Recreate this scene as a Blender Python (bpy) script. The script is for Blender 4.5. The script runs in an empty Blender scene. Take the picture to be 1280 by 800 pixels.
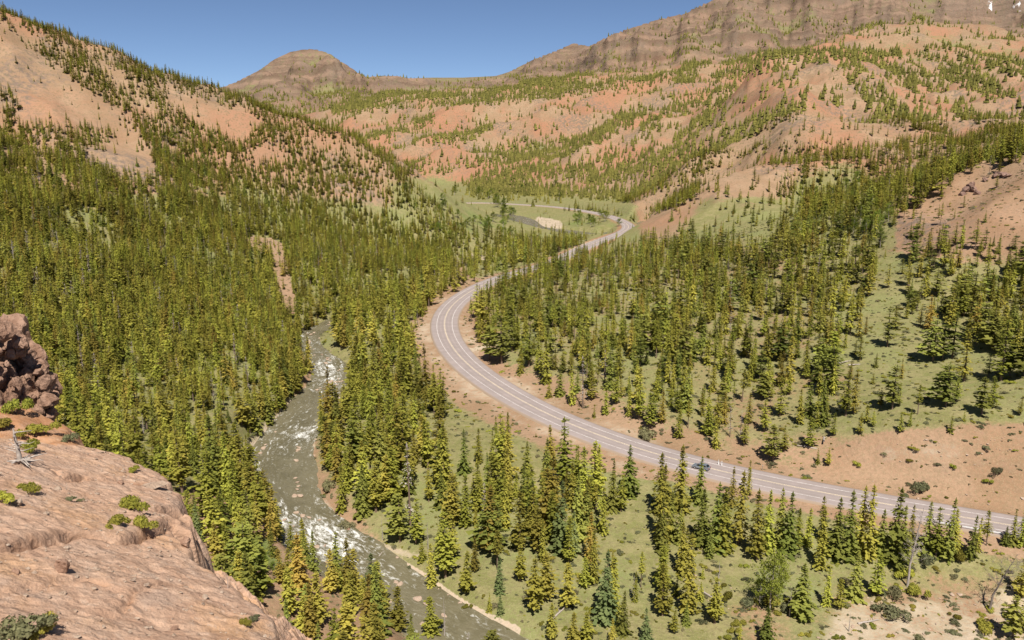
import bpy, bmesh, math, random
import numpy as np
from mathutils import Vector, Matrix, Quaternion
R = math.radians
sc = bpy.context.scene
COL = sc.collection
random.seed(7)
rng = np.random.default_rng(11)

# ---------------------------------------------------------------- camera, sky, sun, exposure
CAMZ = 100.0
PITCH = R(12.1)
FPX = 1004.0                       # focal length in photo pixels (1280 wide)
cam_d = bpy.data.cameras.new("camera")
cam_d.sensor_width = 36.0
cam_d.lens = 36.0 * FPX / 1280.0
cam_d.clip_start = 0.5
cam_d.clip_end = 40000.0
cam = bpy.data.objects.new("camera", cam_d)
COL.objects.link(cam)
cam.location = (0, 0, CAMZ)
cam.rotation_euler = (R(90) - PITCH, 0, 0)
sc.camera = cam

SUN_EL = R(57)
SUN_DIR = Vector((0.14, -1.0, 0)).normalized() * math.cos(SUN_EL) + Vector((0, 0, math.sin(SUN_EL)))
world = bpy.data.worlds.new("World")
sc.world = world
world.use_nodes = True
wn = world.node_tree
bg = wn.nodes["Background"]
sky = wn.nodes.new("ShaderNodeTexSky")
sky.sky_type = 'NISHITA'
sky.sun_disc = False
sky.sun_elevation = SUN_EL
sky.sun_rotation = math.atan2(SUN_DIR.x, SUN_DIR.y)
sky.altitude = 2600
sky.air_density = 0.62
sky.dust_density = 0.7
sky.ozone_density = 2.2
wn.links.new(sky.outputs[0], bg.inputs[0])
bg.inputs[1].default_value = 0.07
sun_d = bpy.data.lights.new("sun", 'SUN')
sun_d.energy = 4.95
sun_d.angle = R(0.5)
sun_d.color = (1.0, 0.94, 0.85)
sun = bpy.data.objects.new("sun", sun_d)
COL.objects.link(sun)
sun.rotation_mode = 'QUATERNION'
sun.rotation_quaternion = SUN_DIR.to_track_quat('Z', 'Y')
sc.view_settings.view_transform = 'Standard'
sc.view_settings.look = 'None'
sc.view_settings.exposure = 0.62
sc.view_settings.gamma = 1.0
sc.view_settings.use_curve_mapping = False
sc.cycles.max_bounces = 5
sc.cycles.diffuse_bounces = 3
sc.cycles.transparent_max_bounces = 4

# ---------------------------------------------------------------- helpers
CP, SP = math.cos(PITCH), math.sin(PITCH)
def ray(px, py):
    x = (np.asarray(px, float) - 640) / FPX
    v = (400 - np.asarray(py, float)) / FPX
    dx, dy, dz = x, CP + v * SP, -SP + v * CP
    hl = np.hypot(dx, dy)
    return np.arctan2(dx, dy), dz / hl          # azimuth, slope
def to_px(X, Y, Z):
    Z = Z - CAMZ
    dep = Y * CP - Z * SP
    dep = np.where(dep < 1, 1, dep)
    return 640 + FPX * X / dep, 400 - FPX * (Y * SP + Z * CP) / dep, dep
def zf(r):
    r = np.asarray(r, float)
    return 14 + 0.011 * np.maximum(0, r - 200)
def floor_hit(px, py, h):
    az, s = ray(px, py)
    r = (14 + h - 2.2 - CAMZ) / (s - 0.011)       # the part with gradient
    if r < 200:
        r = (14 + h - CAMZ) / s
    return float(az), float(r)

_P = np.random.default_rng(3).permutation(512).astype(np.int64)
_P = np.concatenate([_P, _P])
_G = np.random.default_rng(4).uniform(0, 2 * np.pi, 512)
_GX, _GY = np.cos(_G), np.sin(_G)
def perlin(x, y, seed=0):
    x = np.asarray(x, float) + seed * 17.31
    y = np.asarray(y, float) + seed * 9.77
    xi, yi = np.floor(x).astype(np.int64), np.floor(y).astype(np.int64)
    fx, fy = x - xi, y - yi
    u, v = fx * fx * fx * (fx * (fx * 6 - 15) + 10), fy * fy * fy * (fy * (fy * 6 - 15) + 10)
    def g(ix, iy, dx, dy):
        h = _P[(_P[ix & 511] + iy) & 511]
        return _GX[h] * dx + _GY[h] * dy
    a = g(xi, yi, fx, fy); b = g(xi + 1, yi, fx - 1, fy)
    c = g(xi, yi + 1, fx, fy - 1); d = g(xi + 1, yi + 1, fx - 1, fy - 1)
    return (a + (b - a) * u + (c - a) * v + (a - b - c + d) * u * v) * 1.5
def fbm(x, y, wl, octv=4, seed=0, ridged=False, cell=None):
    out = np.zeros_like(np.asarray(x, float)); amp = 1.0
    for o in range(octv):
        n = perlin(x / wl, y / wl, seed + o * 5)
        if ridged: n = 1 - 2 * np.abs(n)
        a = amp
        if cell is not None: a = amp * np.clip(wl / (cell * 3) - 1, 0, 1)
        out += n * a
        wl *= 0.5; amp *= 0.5
    return out
def sstep(a, b, x):
    t = np.clip((np.asarray(x, float) - a) / (b - a), 0, 1)
    return t * t * (3 - 2 * t)

def catmull(pts, step):
    p = np.asarray(pts, float)
    p = np.vstack([2 * p[0] - p[1], p, 2 * p[-1] - p[-2]])
    out = []
    for i in range(1, len(p) - 2):
        n = max(2, int(np.linalg.norm(p[i + 1] - p[i]) / step))
        t = np.linspace(0, 1, n, endpoint=False)[:, None]
        out.append(0.5 * (2 * p[i] + (p[i + 1] - p[i - 1]) * t + (2 * p[i - 1] - 5 * p[i] + 4 * p[i + 1] - p[i + 2]) * t ** 2
                          + (3 * p[i] - p[i - 1] - 3 * p[i + 1] + p[i + 2]) * t ** 3))
    out.append(p[-2][None])
    return np.vstack(out)
def smooth_line(p, n):
    for _ in range(n):
        q = p.copy(); q[1:-1] = (p[:-2] + 2 * p[1:-1] + p[2:]) / 4; p = q
    return p

def mesh_np(name, verts, faces, mat=None, attrs=None, smooth=False):
    me = bpy.data.meshes.new(name)
    verts = np.asarray(verts, np.float32); faces = np.asarray(faces, np.int32)
    k = faces.shape[1]
    me.vertices.add(len(verts)); me.vertices.foreach_set("co", verts.ravel())
    me.loops.add(faces.size); me.loops.foreach_set("vertex_index", faces.ravel())
    me.polygons.add(len(faces))
    me.polygons.foreach_set("loop_start", np.arange(0, faces.size, k, dtype=np.int32))
    me.polygons.foreach_set("loop_total", np.full(len(faces), k, np.int32))
    me.polygons.foreach_set("use_smooth", np.full(len(faces), smooth, bool))
    for nm, arr in (attrs or {}).items():
        arr = np.asarray(arr, np.float32)
        if arr.ndim == 1:
            a = me.attributes.new(nm, 'FLOAT', 'POINT'); a.data.foreach_set("value", arr)
        else:
            a = me.attributes.new(nm, 'FLOAT_COLOR', 'POINT')
            if arr.shape[1] == 3: arr = np.hstack([arr, np.ones((len(arr), 1), np.float32)])
            a.data.foreach_set("color", arr.ravel())
    me.update(calc_edges=True); me.validate()
    if mat: me.materials.append(mat)
    return me
def obj(name, me, parent=None):
    o = bpy.data.objects.new(name, me); COL.objects.link(o)
    if parent: o.parent = parent
    return o
def tag(o, label=None, cat=None, group=None, kind=None):
    if label: o["label"] = label
    if cat: o["category"] = cat
    if group: o["group"] = group
    if kind: o["kind"] = kind
    return o
def empty(name, loc, rz=0.0):
    o = bpy.data.objects.new(name, None); COL.objects.link(o)
    o.location = loc; o.rotation_euler = (0, 0, rz); o.empty_display_size = 0.3
    return o

class NT:
    """small helper for building node materials"""
    def __init__(self, name):
        self.m = bpy.data.materials.new(name); self.m.use_nodes = True
        self.t = self.m.node_tree; self.t.nodes.clear()
        self.out = self.t.nodes.new("ShaderNodeOutputMaterial")
    def n(self, typ, **kw):
        nd = self.t.nodes.new("ShaderNode" + typ)
        for k, v in kw.items(): setattr(nd, k, v)
        return nd
    def l(self, a, b): self.t.links.new(a, b)
    def _in(self, sock, v):
        if isinstance(v, (int, float)): sock.default_value = v
        elif isinstance(v, (tuple, list)): sock.default_value = tuple(v) + ((1,) if len(v) == 3 and sock.type == 'RGBA' else ())
        else: self.l(v, sock)
    def math(self, op, a, b=0.0, c=None, clamp=False):
        nd = self.n("Math", operation=op, use_clamp=clamp)
        self._in(nd.inputs[0], a); self._in(nd.inputs[1], b)
        if c is not None: self._in(nd.inputs[2], c)
        return nd.outputs[0]
    def ramp01(self, v, a, b):
        nd = self.n("MapRange", interpolation_type='SMOOTHSTEP'); self._in(nd.inputs[0], v)
        nd.inputs[1].default_value = a; nd.inputs[2].default_value = b
        return nd.outputs[0]
    def mix(self, f, a, b, blend='MIX'):
        nd = self.n("Mix", data_type='RGBA', blend_type=blend)
        self._in(nd.inputs[0], f); self._in(nd.inputs[6], a); self._in(nd.inputs[7], b)
        return nd.outputs[2]
    def noise(self, vec, scale, detail=4, rough=0.55, dist=0.0):
        nd = self.n("TexNoise"); nd.inputs["Scale"].default_value = scale
        nd.inputs["Detail"].default_value = detail; nd.inputs["Roughness"].default_value = rough
        nd.inputs["Distortion"].default_value = dist
        if vec is not None: self.l(vec, nd.inputs["Vector"])
        return nd.outputs[0]
    def attr(self, name):
        return self.n("Attribute", attribute_name=name)
    def done(self, color, rough=0.9, bump=None, spec=0.1, bdist=1.0, bstr=0.5):
        b = self.n("BsdfPrincipled"); self._in(b.inputs["Base Color"], color); self._in(b.inputs["Roughness"], rough)
        b.inputs["Specular IOR Level"].default_value = spec
        if bump is not None:
            bp = self.n("Bump"); bp.inputs["Distance"].default_value = bdist; bp.inputs["Strength"].default_value = bstr
            self.l(bump, bp.inputs["Height"]); self.l(bp.outputs[0], b.inputs["Normal"])
        self.l(b.outputs[0], self.out.inputs[0])
        return self.m
def plain(name, col, rough=0.6, metal=0.0, spec=0.3, var=0.15, scale=8.0):
    t = NT(name)
    geo = t.n("NewGeometry")
    no = t.noise(geo.outputs["Position"], scale, 3)
    c = t.mix(t.ramp01(no, 0.3, 0.7), tuple(x * (1 - var) for x in col), tuple(min(1, x * (1 + var)) for x in col))
    m = t.done(c, rough, spec=spec)
    m.node_tree.nodes["Principled BSDF"].inputs["Metallic"].default_value = metal
    return m
# ---------------------------------------------------------------- terrain: surveyed points (photo pixel + distance) joined by a smooth surface
ROAD_PX = [(1460,690),(1370,676),(1290,660),(1200,645),(1100,630),(1020,617),(940,602),(870,585),(800,565),(735,543),(680,518),(630,490),(592,464),
           (568,441),(556,420),(553,402),(559,387),(572,374),(594,360),(622,348),(652,339),(686,330),(722,313),(758,298),(782,289),(786,281),(770,273),(754,268),(700,259),(640,255),(592,253),(540,256),(480,262)]
RIVER_PX = [(820,277),(763,293),(706,289),(664,284),(650,275),(632,270),(600,268)]
RIV2_PX = [(722,312),(660,318),(604,322),(560,338),(528,352),(480,374),(432,396),(398,410),(383,422),(392,438),(412,458),(415,478),(404,497),(386,516),
           (363,540),(347,565),(345,592),(356,622),(377,652),(404,680),(435,702),(468,723),(503,747),(537,772),(577,800),(625,828),(700,862),(800,900)]
def wz(r): return zf(r) - 8.0 + 3.0 * sstep(450, 1000, r)

def line_world(pxs, hfun):
    out = []
    for px, py in pxs:
        h = hfun(0); az, r = floor_hit(px, py, h)
        for _ in range(4):
            az, r = floor_hit(px, py, hfun(r))
        out.append((r * math.sin(az), r * math.cos(az)))
    return np.array(out)
ROAD = smooth_line(catmull(line_world(ROAD_PX, lambda r: 0.0), 4.0), 60)
RIV_A = catmull(line_world(RIVER_PX, lambda r: -5.0), 6.0)
RIV_B = smooth_line(catmull(line_world(RIV2_PX, lambda r: float(wz(r) - zf(r))), 4.0), 4)

FLOOR = [  # px, py, height above the valley floor
 (1280,662,0),(1100,630,0),(940,602,0),(800,565,0),(680,518,0),(592,464,0),(553,402,0),(594,360,0),(652,339,0),(722,313,0),(770,273,0),(700,259,0),(600,254,0),
 (1450,690,0),(415,478,-5.5),(345,580,-5.5),(412,678,-5.5),(503,747,-5.5),(600,815,-6),(383,422,-4.5),(480,374,-4),(604,322,-3),
 (450,560,-5),(520,600,-3.5),(600,640,-3.5),(700,700,-5),(640,750,-6),(800,760,-6),(950,770,-6),(1150,770,-7),(1280,770,-7),(1400,760,-6),(1000,690,-4),(1200,690,-5),
 (640,880,-6),(800,900,-6),(1000,900,-7),(1200,900,-7),(500,850,-3),(540,580,-1.5),(470,420,-4),(500,460,-2.5),(450,480,-5),(560,345,-2),
 (650,440,2.5),(700,470,2.5),(760,400,8),(680,380,5),(800,340,13),(900,520,3),(830,530,2.5),(960,450,11),(1000,400,17),(900,400,13),(980,560,2.5),
 (1200,610,3),(1200,555,11),(1100,545,9),(1090,600,2),(1300,540,14),(1180,480,16),(1290,440,22),(1420,480,26),(1100,420,19),(1000,330,25),(900,320,19),(1200,370,27),(1130,310,36),
 (950,285,28),(860,295,18),(800,305,10),(520,235,0),(600,245,0),(560,252,0),(680,250,0),(640,275,-1),(700,287,-1),(620,300,-1),(660,310,0),
 (240,880,4),(330,640,2),
]
RANGE = [  # px, py, horizontal distance in metres
 # left spur skyline and faces
 (-260,-60,880),(-100,-18,870),(0,24,860),(60,46,860),(135,71,860),(200,103,860),(250,121,850),(325,145,830),(365,160,800),(430,179,770),(480,216,740),(530,251,715),(575,290,690),
 (-250,120,700),(-250,300,450),(-250,420,330),(0,120,730),(0,200,610),(0,280,490),(0,350,410),(0,400,352),(60,440,312),(100,500,268),(100,150,710),(100,250,550),(100,330,438),(100,400,360),
 (200,180,710),(200,250,590),(200,330,462),(200,400,375),(200,470,305),(200,545,238),(280,520,258),(300,300,560),(300,230,680),(300,380,432),(400,250,690),(400,320,560),(480,280,680),(500,330,585),
 (300,460,318),(120,560,225),
 # right hand spurs
 (1000,262,700),(940,213,800),(940,246,690),(890,232,760),(822,270,770),(1215,236,490),(1270,206,512),(1360,180,520),(1150,266,475),(1120,288,455),(1250,300,402),(1400,300,395),(1190,320,395),(1150,232,700),(1100,250,660),(1200,191,800),(1285,168,850),(1400,150,900),
 (1080,77,1500),(1000,95,1470),(930,122,1420),(1160,93,1500),(1225,125,1400),(1080,112,1350),(1050,150,1150),(1100,200,930),(1030,99,1340),(1000,140,1150),(980,180,950),(1200,150,1230),(1150,170,1080),
 (1150,60,2200),(1175,32,2600),(1100,48,2450),(1240,60,2500),(1290,92,2200),(1400,60,2300),
 # far massif
 (870,12,3800),(900,-18,3900),(960,-50,4100),(1050,-60,4300),(850,80,3000),(900,60,3250),(950,80,2800),(1000,60,3050),(1050,35,3500),(820,41,3700),(780,61,3600),(742,77,3600),(1150,18,5000),(1150,-60,5600),(1290,15,5200),(1290,-60,5800),(1450,-60,5600),
 (715,57,5200),(690,66,5200),(640,93,4900),(770,90,3100),(720,105,2900),
 # middle hills
 (500,98,3800),(560,97,3800),(620,95,3800),(560,122,3000),(500,128,2900),(640,118,3000),(450,140,2700),(420,163,2350),(515,148,2250),(580,136,2200),(632,131,2200),(740,117,2250),(820,106,2300),(900,100,2200),(960,100,2000),
 (440,185,2000),(520,164,2050),(560,205,1600),(600,160,1950),(700,162,1850),(620,200,1650),(700,200,1500),(790,205,1330),(800,150,1750),(850,122,2000),(880,170,1420),(900,140,1600),(860,232,960),(800,245,1150),(700,232,1330),(560,225,1560),(470,215,1700),
 # left far peak
 (385,62,5500),(350,73,5450),(410,66,5500),(330,89,5400),(285,112,5200),(440,86,5500),(465,98,5400),(350,130,4300),(420,112,4500),(400,142,3300),(370,150,3000),
]
ABS = []   # azimuth deg, r, z
for pxc, ridge, zr in ((-260,880,320),(-100,870,270),(0,860,235),(100,860,200),(200,860,170),(300,840,150),(380,790,125)):
    a = float(ray(pxc, 100)[0])
    ABS += [(a, ridge * 1.22, zr - 75), (a, ridge * 1.6, 70), (a, 2300, 60)]
for pxc in (430, 480): ABS += [(float(ray(pxc, 200)[0]), 1000, 24), (float(ray(pxc, 200)[0]), 1350, 27)]
for pxc, rr, zz in ((870,4800,560),(950,5200,700),(780,4500,380),(715,6000,500),(640,5600,420),(385,6800,400),(330,6500,400),(285,6500,330),(460,6500,380),(560,4700,330),(500,4700,330),(1080,1750,190),(1000,1700,160),(1170,1750,200),(1175,3100,400),(940,950,62),(1270,640,88),(1215,610,80),(1400,660,95)):
    ABS.append((float(ray(pxc, 100)[0]), rr, zz))
for pxc in (-260, 0, 200, 400, 600, 800, 1000, 1200, 1450): ABS += [(float(ray(pxc, 100)[0]), 16000, 300)]
for pxc in (490,): ABS += [(float(ray(pxc, 95)[0]), 8200, CAMZ + 8200 * float(ray(490, 93)[1]))]
for pxc in (): ABS += [(float(ray(pxc, 100)[0]), 12000, CAMZ + 12000 * float(ray(262, 108)[1]))]
for a_, r_, z_ in ((-33,75,58),(-33,120,30),(-33,45,66),(-25,75,52),(-25,120,24),(-25,45,64),(-15,75,38),(-15,115,14),(-15,45,60),(-5,80,22),(-5,110,10),(-5,45,52),(-2,60,34),(6,60,20),(6,90,9),(20,60,14),(20,90,8),(40,60,12),(40,90,8),(-50,60,60),(-50,120,45),(-50,200,40),(-50,300,60),
                   (-60,600,200),(-60,880,330),(60,200,14),(60,400,40),(60,800,130),(60,1500,260),(60,3000,500),(60,6000,900),(-60,1600,100),(-60,5000,200)):
    ABS.append((R(a_), r_, z_))

cps = []
for px, py, h in FLOOR:
    az, r = floor_hit(px, py, h); cps.append((az, r, float(zf(r)) + h))
for px, py, r in RANGE:
    az, s = ray(px, py); cps.append((float(az), r, CAMZ + r * float(s)))
cps += ABS
cps = np.array(cps)
U = np.stack([cps[:, 0], np.log(cps[:, 1])], 1)
Q = (cps[:, 2] - zf(cps[:, 1])) / cps[:, 1]
def tpsk(d2): return 0.5 * d2 * np.log(d2 + 1e-12)
n = len(U)
D2 = ((U[:, None] - U[None]) ** 2).sum(2)
A = np.zeros((n + 3, n + 3))
A[:n, :n] = tpsk(D2) + np.eye(n) * 2e-4
A[:n, n] = 1; A[:n, n + 1:] = U; A[n, :n] = 1; A[n + 1:, :n] = U.T
W = np.linalg.solve(A, np.concatenate([Q, np.zeros(3)]))

NA, NR = 1150, 840
AZ0, AZ1 = R(-62), R(62)
LR0, LR1 = math.log(26.0), math.log(16000.0)
azs = np.linspace(AZ0, AZ1, NA); lrs = np.linspace(LR0, LR1, NR)
# evaluate the smooth surface on a coarser grid, then upsample
ca, cr = np.linspace(AZ0, AZ1, 300), np.linspace(LR0, LR1, 300)
CU = np.stack(np.meshgrid(ca, cr, indexing='ij'), -1).reshape(-1, 2)
qv = np.empty(len(CU))
for i in range(0, len(CU), 6000):
    c = CU[i:i + 6000]
    d2 = ((c[:, None] - U[None]) ** 2).sum(2)
    qv[i:i + 6000] = tpsk(d2) @ W[:n] + W[n] + c @ W[n + 1:]
qv = qv.reshape(300, 300)
def bil(grid, u, v):
    nu, nv = grid.shape
    u = np.clip(u, 0, nu - 1.001); v = np.clip(v, 0, nv - 1.001)
    i, j = u.astype(int), v.astype(int); a, b = u - i, v - j
    return grid[i, j] * (1 - a) * (1 - b) + grid[i + 1, j] * a * (1 - b) + grid[i, j + 1] * (1 - a) * b + grid[i + 1, j + 1] * a * b
AZ, LR = np.meshgrid(azs, lrs, indexing='ij')
RR = np.exp(LR)
QQ = bil(qv, (AZ - AZ0) / (AZ1 - AZ0) * 299, (LR - LR0) / (LR1 - LR0) * 299)
X, Y = RR * np.sin(AZ), RR * np.cos(AZ)
Z0 = zf(RR) + QQ * RR
hill = sstep(6, 45, Z0 - zf(RR)) * sstep(150, 320, RR)
cell = RR * 0.0085
Z = Z0.copy()
# gullies and ribs: mountains get the large ones, near hills the small ones
rib = fbm(X * 0.8 + Y * 0.5, Y * 0.9 - X * 0.35, 260, 5, 1, True, cell)
rib_s = fbm(X, Y, 70, 4, 2, True, cell)
soft = fbm(X, Y, 45, 4, 3, False, cell)
big = fbm(X, Y, 1500, 5, 5, True, cell)
Z += hill * (np.clip(RR / 1600, .1, 1) * 30 * (rib - .25) * sstep(500, 1300, RR) + np.clip(RR / 700, .3, 1.8) * 5.5 * (rib_s - .2) * sstep(200, 500, RR) + soft * 1.6)
_pxa = 640 + FPX * np.tan(AZ) / CP
plat = 1 - .9 * np.exp(-((_pxa - 560) / 95) ** 2)
Z += plat * hill * sstep(2400, 4200, RR) * (80 * (big - .3) + 120 * (fbm(X, Y, 640, 4, 8, True, cell) - .3))
Z += plat * hill * sstep(2600, 3400, RR) * 75 * (fbm(X, Y * .28, 330, 3, 14, True, cell * .5) - .2)
stp = 52.0
u_ = Z / stp + .5 * fbm(X, Y, 700, 3, 12)
ter = (np.floor(u_) + sstep(.30, .62, u_ - np.floor(u_)) - .5 * fbm(X, Y, 700, 3, 12)) * stp
Z += (ter - Z) * .6 * plat * hill * sstep(2500, 3300, RR) * (1 - .55 * sstep(4800, 5200, RR) * (_pxa < 520))
# the far skyline as surveyed
SKY = np.array([(-400,100),(200,118),(252,117),(257,115),(262,105),(267,115),(271,114),(275,112),(300,103),(330,88),(350,74),(370,65),(385,62),(400,62),(415,66),(430,76),(450,90),(462,97),(472,95),(500,95),(512,98),(540,97),(580,97),(620,95),(636,90),(667,74),(695,63),(715,54),(734,58),(764,42),(791,33),(819,24),(850,17),(858,12),(880,2),(895,-8),(940,-30),(1000,-42),(1100,-50),(1300,-55),(1700,-50)], float)
tgt = ray(_pxa[:, 0], np.interp(_pxa[:, 0], SKY[:, 0], SKY[:, 1]))[1]
farm = RR[0] > 2700
cur = ((Z[:, farm] - CAMZ) / RR[:, farm]).max(1)
kf = np.clip(tgt / np.maximum(cur, .004), .3, 2.5)
for _ in range(1): kf[1:-1] = (kf[:-2] + 2 * kf[1:-1] + kf[2:]) / 4
wf = sstep(2300, 3400, RR)
Z = np.where(Z > CAMZ, CAMZ + (Z - CAMZ) * (1 + (kf[:, None] - 1) * wf), Z)
Z += (1 - hill) * soft * 0.5 * sstep(100, 200, RR)
# spurs descending towards the river on the middle hills
SPURS = [([(767,210,1300),(810,175,1500),(840,142,1700),(862,110,2000)],22,75),([(870,170,1400),(912,120,1750)],18,60),([(905,170,1250),(930,150,1300),(992,116,1430)],18,55),
         ([(640,185,1650),(695,155,1850),(800,132,2000)],24,80),([(442,184,2000),(520,164,2050),(600,152,2100)],26,80),([(815,222,1000),(912,187,1050)],7,22),([(817,240,930),(945,200,830)],6,24),
         ([(1030,100,1340),(1080,130,1220),(1140,165,1050)],16,50),([(1030,100,1340),(1000,140,1150),(975,185,960)],14,50)]
def pdist(px_, py_, line):
    """distance from points to a polyline, with the index of the nearest sample"""
    best = np.full(len(px_), 1e18); idx = np.zeros(len(px_), int)
    L = np.asarray(line, np.float64)
    a, b = L[:-1], L[1:]
    ab = b - a; l2 = (ab ** 2).sum(1) + 1e-9
    CH = max(1000, int(4e6 / len(a)))
    for i in range(0, len(px_), CH):
        p = np.stack([px_[i:i + CH], py_[i:i + CH]], 1)
        t = np.clip(((p[:, None] - a[None]) * ab[None]).sum(2) / l2, 0, 1)
        d = ((p[:, None] - a[None] - t[..., None] * ab[None]) ** 2).sum(2)
        k = d.argmin(1); best[i:i + CH] = d[np.arange(len(p)), k]; idx[i:i + CH] = k
    return np.sqrt(best), idx
for pts, amp, wid in SPURS:
    ln = []
    for px, py, r in pts:
        a, s = ray(px, py); ln.append((r * math.sin(a), r * math.cos(a)))
    ln = catmull(ln, 20)
    lo, hi = ln.min(0) - wid * 3, ln.max(0) + wid * 3
    m = (X > lo[0]) & (X < hi[0]) & (Y > lo[1]) & (Y < hi[1])
    d, ki = pdist(X[m], Y[m], ln)
    e_ = np.clip(np.minimum(ki, len(ln) - 1 - ki) / (len(ln) * .3), 0, 1)
    Z[m] += e_ * amp * (np.exp(-(d / wid)) - 0.6 * np.exp(-((d - wid * 1.6) / wid) ** 2))
def side_of(p, line, k):
    t = line[np.minimum(k + 1, len(line) - 1)] - line[np.maximum(k, 0)]
    v = p - line[k]
    return np.sign(t[:, 0] * v[:, 1] - t[:, 1] * v[:, 0])
near = (RR < 2300) & (np.abs(AZ) < R(50)) & (RR > 60)
nx, ny = X[near], Y[near]
# river beds
riv_d = np.full(Z.shape, 999.0); road_d = np.full(Z.shape, 999.0); road_s = np.zeros(Z.shape)
for line, w0 in ((RIV_A, 18.0), (RIV_B, 6.3)):
    lo, hi = line.min(0) - 90, line.max(0) + 90
    sel = (nx > lo[0]) & (nx < hi[0]) & (ny > lo[1]) & (ny < hi[1])
    d, k = pdist(nx[sel], ny[sel], line[::2])
    z = Z[near]; rr = np.hypot(*(line[::2][k]).T)
    ww = w0 * (1 + 0.14 * np.sin(k * 0.35) + 0.10 * np.sin(k * 0.9 + 1)) * (1 - .66 * sstep(330, 380, np.hypot(*(line[::2][k]).T))) * (1 - .42 * (1 - sstep(160, 205, np.hypot(*(line[::2][k]).T)))) if line is RIV_B else w0
    bed = wz(rr) - 1.3
    bank = sstep(0, 11, d - ww)
    zz = z[sel]
    zz = np.where(d < ww, bed, np.maximum(bed, 0) * (1 - bank) + zz * bank)
    z[sel] = zz; Z[near] = z
    rd = riv_d[near]; rd[sel] = np.minimum(rd[sel], d - ww); riv_d[near] = rd
# road bed
d, k = pdist(nx, ny, ROAD[::3])
rr = np.hypot(*(ROAD[::3][k]).T); zr = zf(rr)
t = sstep(8.5, 26, d)
z = Z[near]
z = (zr - 0.35 - 0.5 * sstep(6, 9, d)) * (1 - t) + z * t
Z[near] = z
rd = road_d[near]; rd[:] = d; road_d[near] = rd
rs = road_s[near]; rs[:] = side_of(np.stack([nx, ny], 1), ROAD[::3], k); road_s[near] = rs
def height(x, y):
    x = np.asarray(x, float); y = np.asarray(y, float)
    return bil(Z, (np.arctan2(x, y) - AZ0) / (AZ1 - AZ0) * (NA - 1), (np.log(np.maximum(np.hypot(x, y), 26.1)) - LR0) / (LR1 - LR0) * (NR - 1))
def gridval(G, x, y):
    return bil(G, (np.arctan2(x, y) - AZ0) / (AZ1 - AZ0) * (NA - 1), (np.log(np.maximum(np.hypot(x, y), 26.1)) - LR0) / (LR1 - LR0) * (NR - 1))
_rs = np.exp(np.linspace(math.log(70), math.log(9000), 3000))
def ground_hit(px, py, rmin=70):
    a, s = ray(px, py)
    rs = _rs[_rs > rmin]
    h = height(rs * math.sin(a), rs * math.cos(a))
    below = (CAMZ + rs * float(s)) <= h
    i = int(np.argmax(below)) if below.any() else len(rs) - 1
    r = rs[i]
    return r * math.sin(a), r * math.cos(a), float(h[i])
# horizon line per azimuth: what of the land can be seen from the overlook
slope = (Z - CAMZ) / RR
HOR = np.maximum.accumulate(slope, axis=1)

# ---------------------------------------------------------------- land cover, surveyed as regions
MW, MH = 720, 440      # covers photo pixels -80..1360 x -40..840 at half scale
_mx, _my = np.meshgrid(np.arange(MW) * 2 - 80, np.arange(MH) * 2 - 40)
def pmask(pts):
    p = np.asarray(pts, float); inside = np.zeros(_mx.shape, bool)
    x0, y0 = p[:, 0], p[:, 1]; x1, y1 = np.roll(x0, -1), np.roll(y0, -1)
    for a, b, c, d in zip(x0, y0, x1, y1):
        if b == d: continue
        cond = ((b > _my) != (d > _my)) & (_mx < (c - a) * (_my - b) / (d - b) + a)
        inside ^= cond
    return inside
def blur(m, k):
    m = m.astype(float)
    for _ in range(2):
        for ax in (0, 1):
            c = np.cumsum(np.concatenate([np.repeat(m.take([0], ax), k + 1, ax), m, np.repeat(m.take([-1], ax), k, ax)], ax), ax)
            m = (c.take(range(2 * k + 1, c.shape[ax]), ax) - c.take(range(0, c.shape[ax] - 2 * k - 1), ax)) / (2 * k + 1)
    return m
def paint(M, pts, val, soft=3):
    w = blur(pmask(pts), soft); M[:] = M * (1 - w) + val * w
def stroke(M, pts, wid, val, soft=2):
    c = catmull(np.array(pts, float), 8)
    d = np.full(_mx.shape, 1e9)
    lo, hi = c.min(0) - wid * 2 - 12, c.max(0) + wid * 2 + 12
    s = (_mx > lo[0]) & (_mx < hi[0]) & (_my > lo[1]) & (_my < hi[1])
    dd, _ = pdist(_mx[s].astype(float), _my[s].astype(float), c)
    w = np.zeros(_mx.shape); w[s] = 1 - sstep(wid * 0.6, wid * 1.2, dd)
    M[:] = M * (1 - w) + val * w
def look(M, px, py):
    return bil(M.T, (np.clip(px, -79, 1358) + 80) / 2, (np.clip(py, -39, 838) + 40) / 2)
DEN = np.zeros((MH, MW)); GRASS = np.zeros((MH, MW)); PALE = np.zeros((MH, MW)); LUSH = np.zeros((MH, MW))
# --- conifer density
paint(DEN, [(-80,-40),(1360,-40),(1360,225),(560,225),(-80,225)], .34)
paint(DEN, [(360,150),(480,215),(560,230),(760,240),(860,260),(1360,230),(1360,60),(360,100)], .44)
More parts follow.
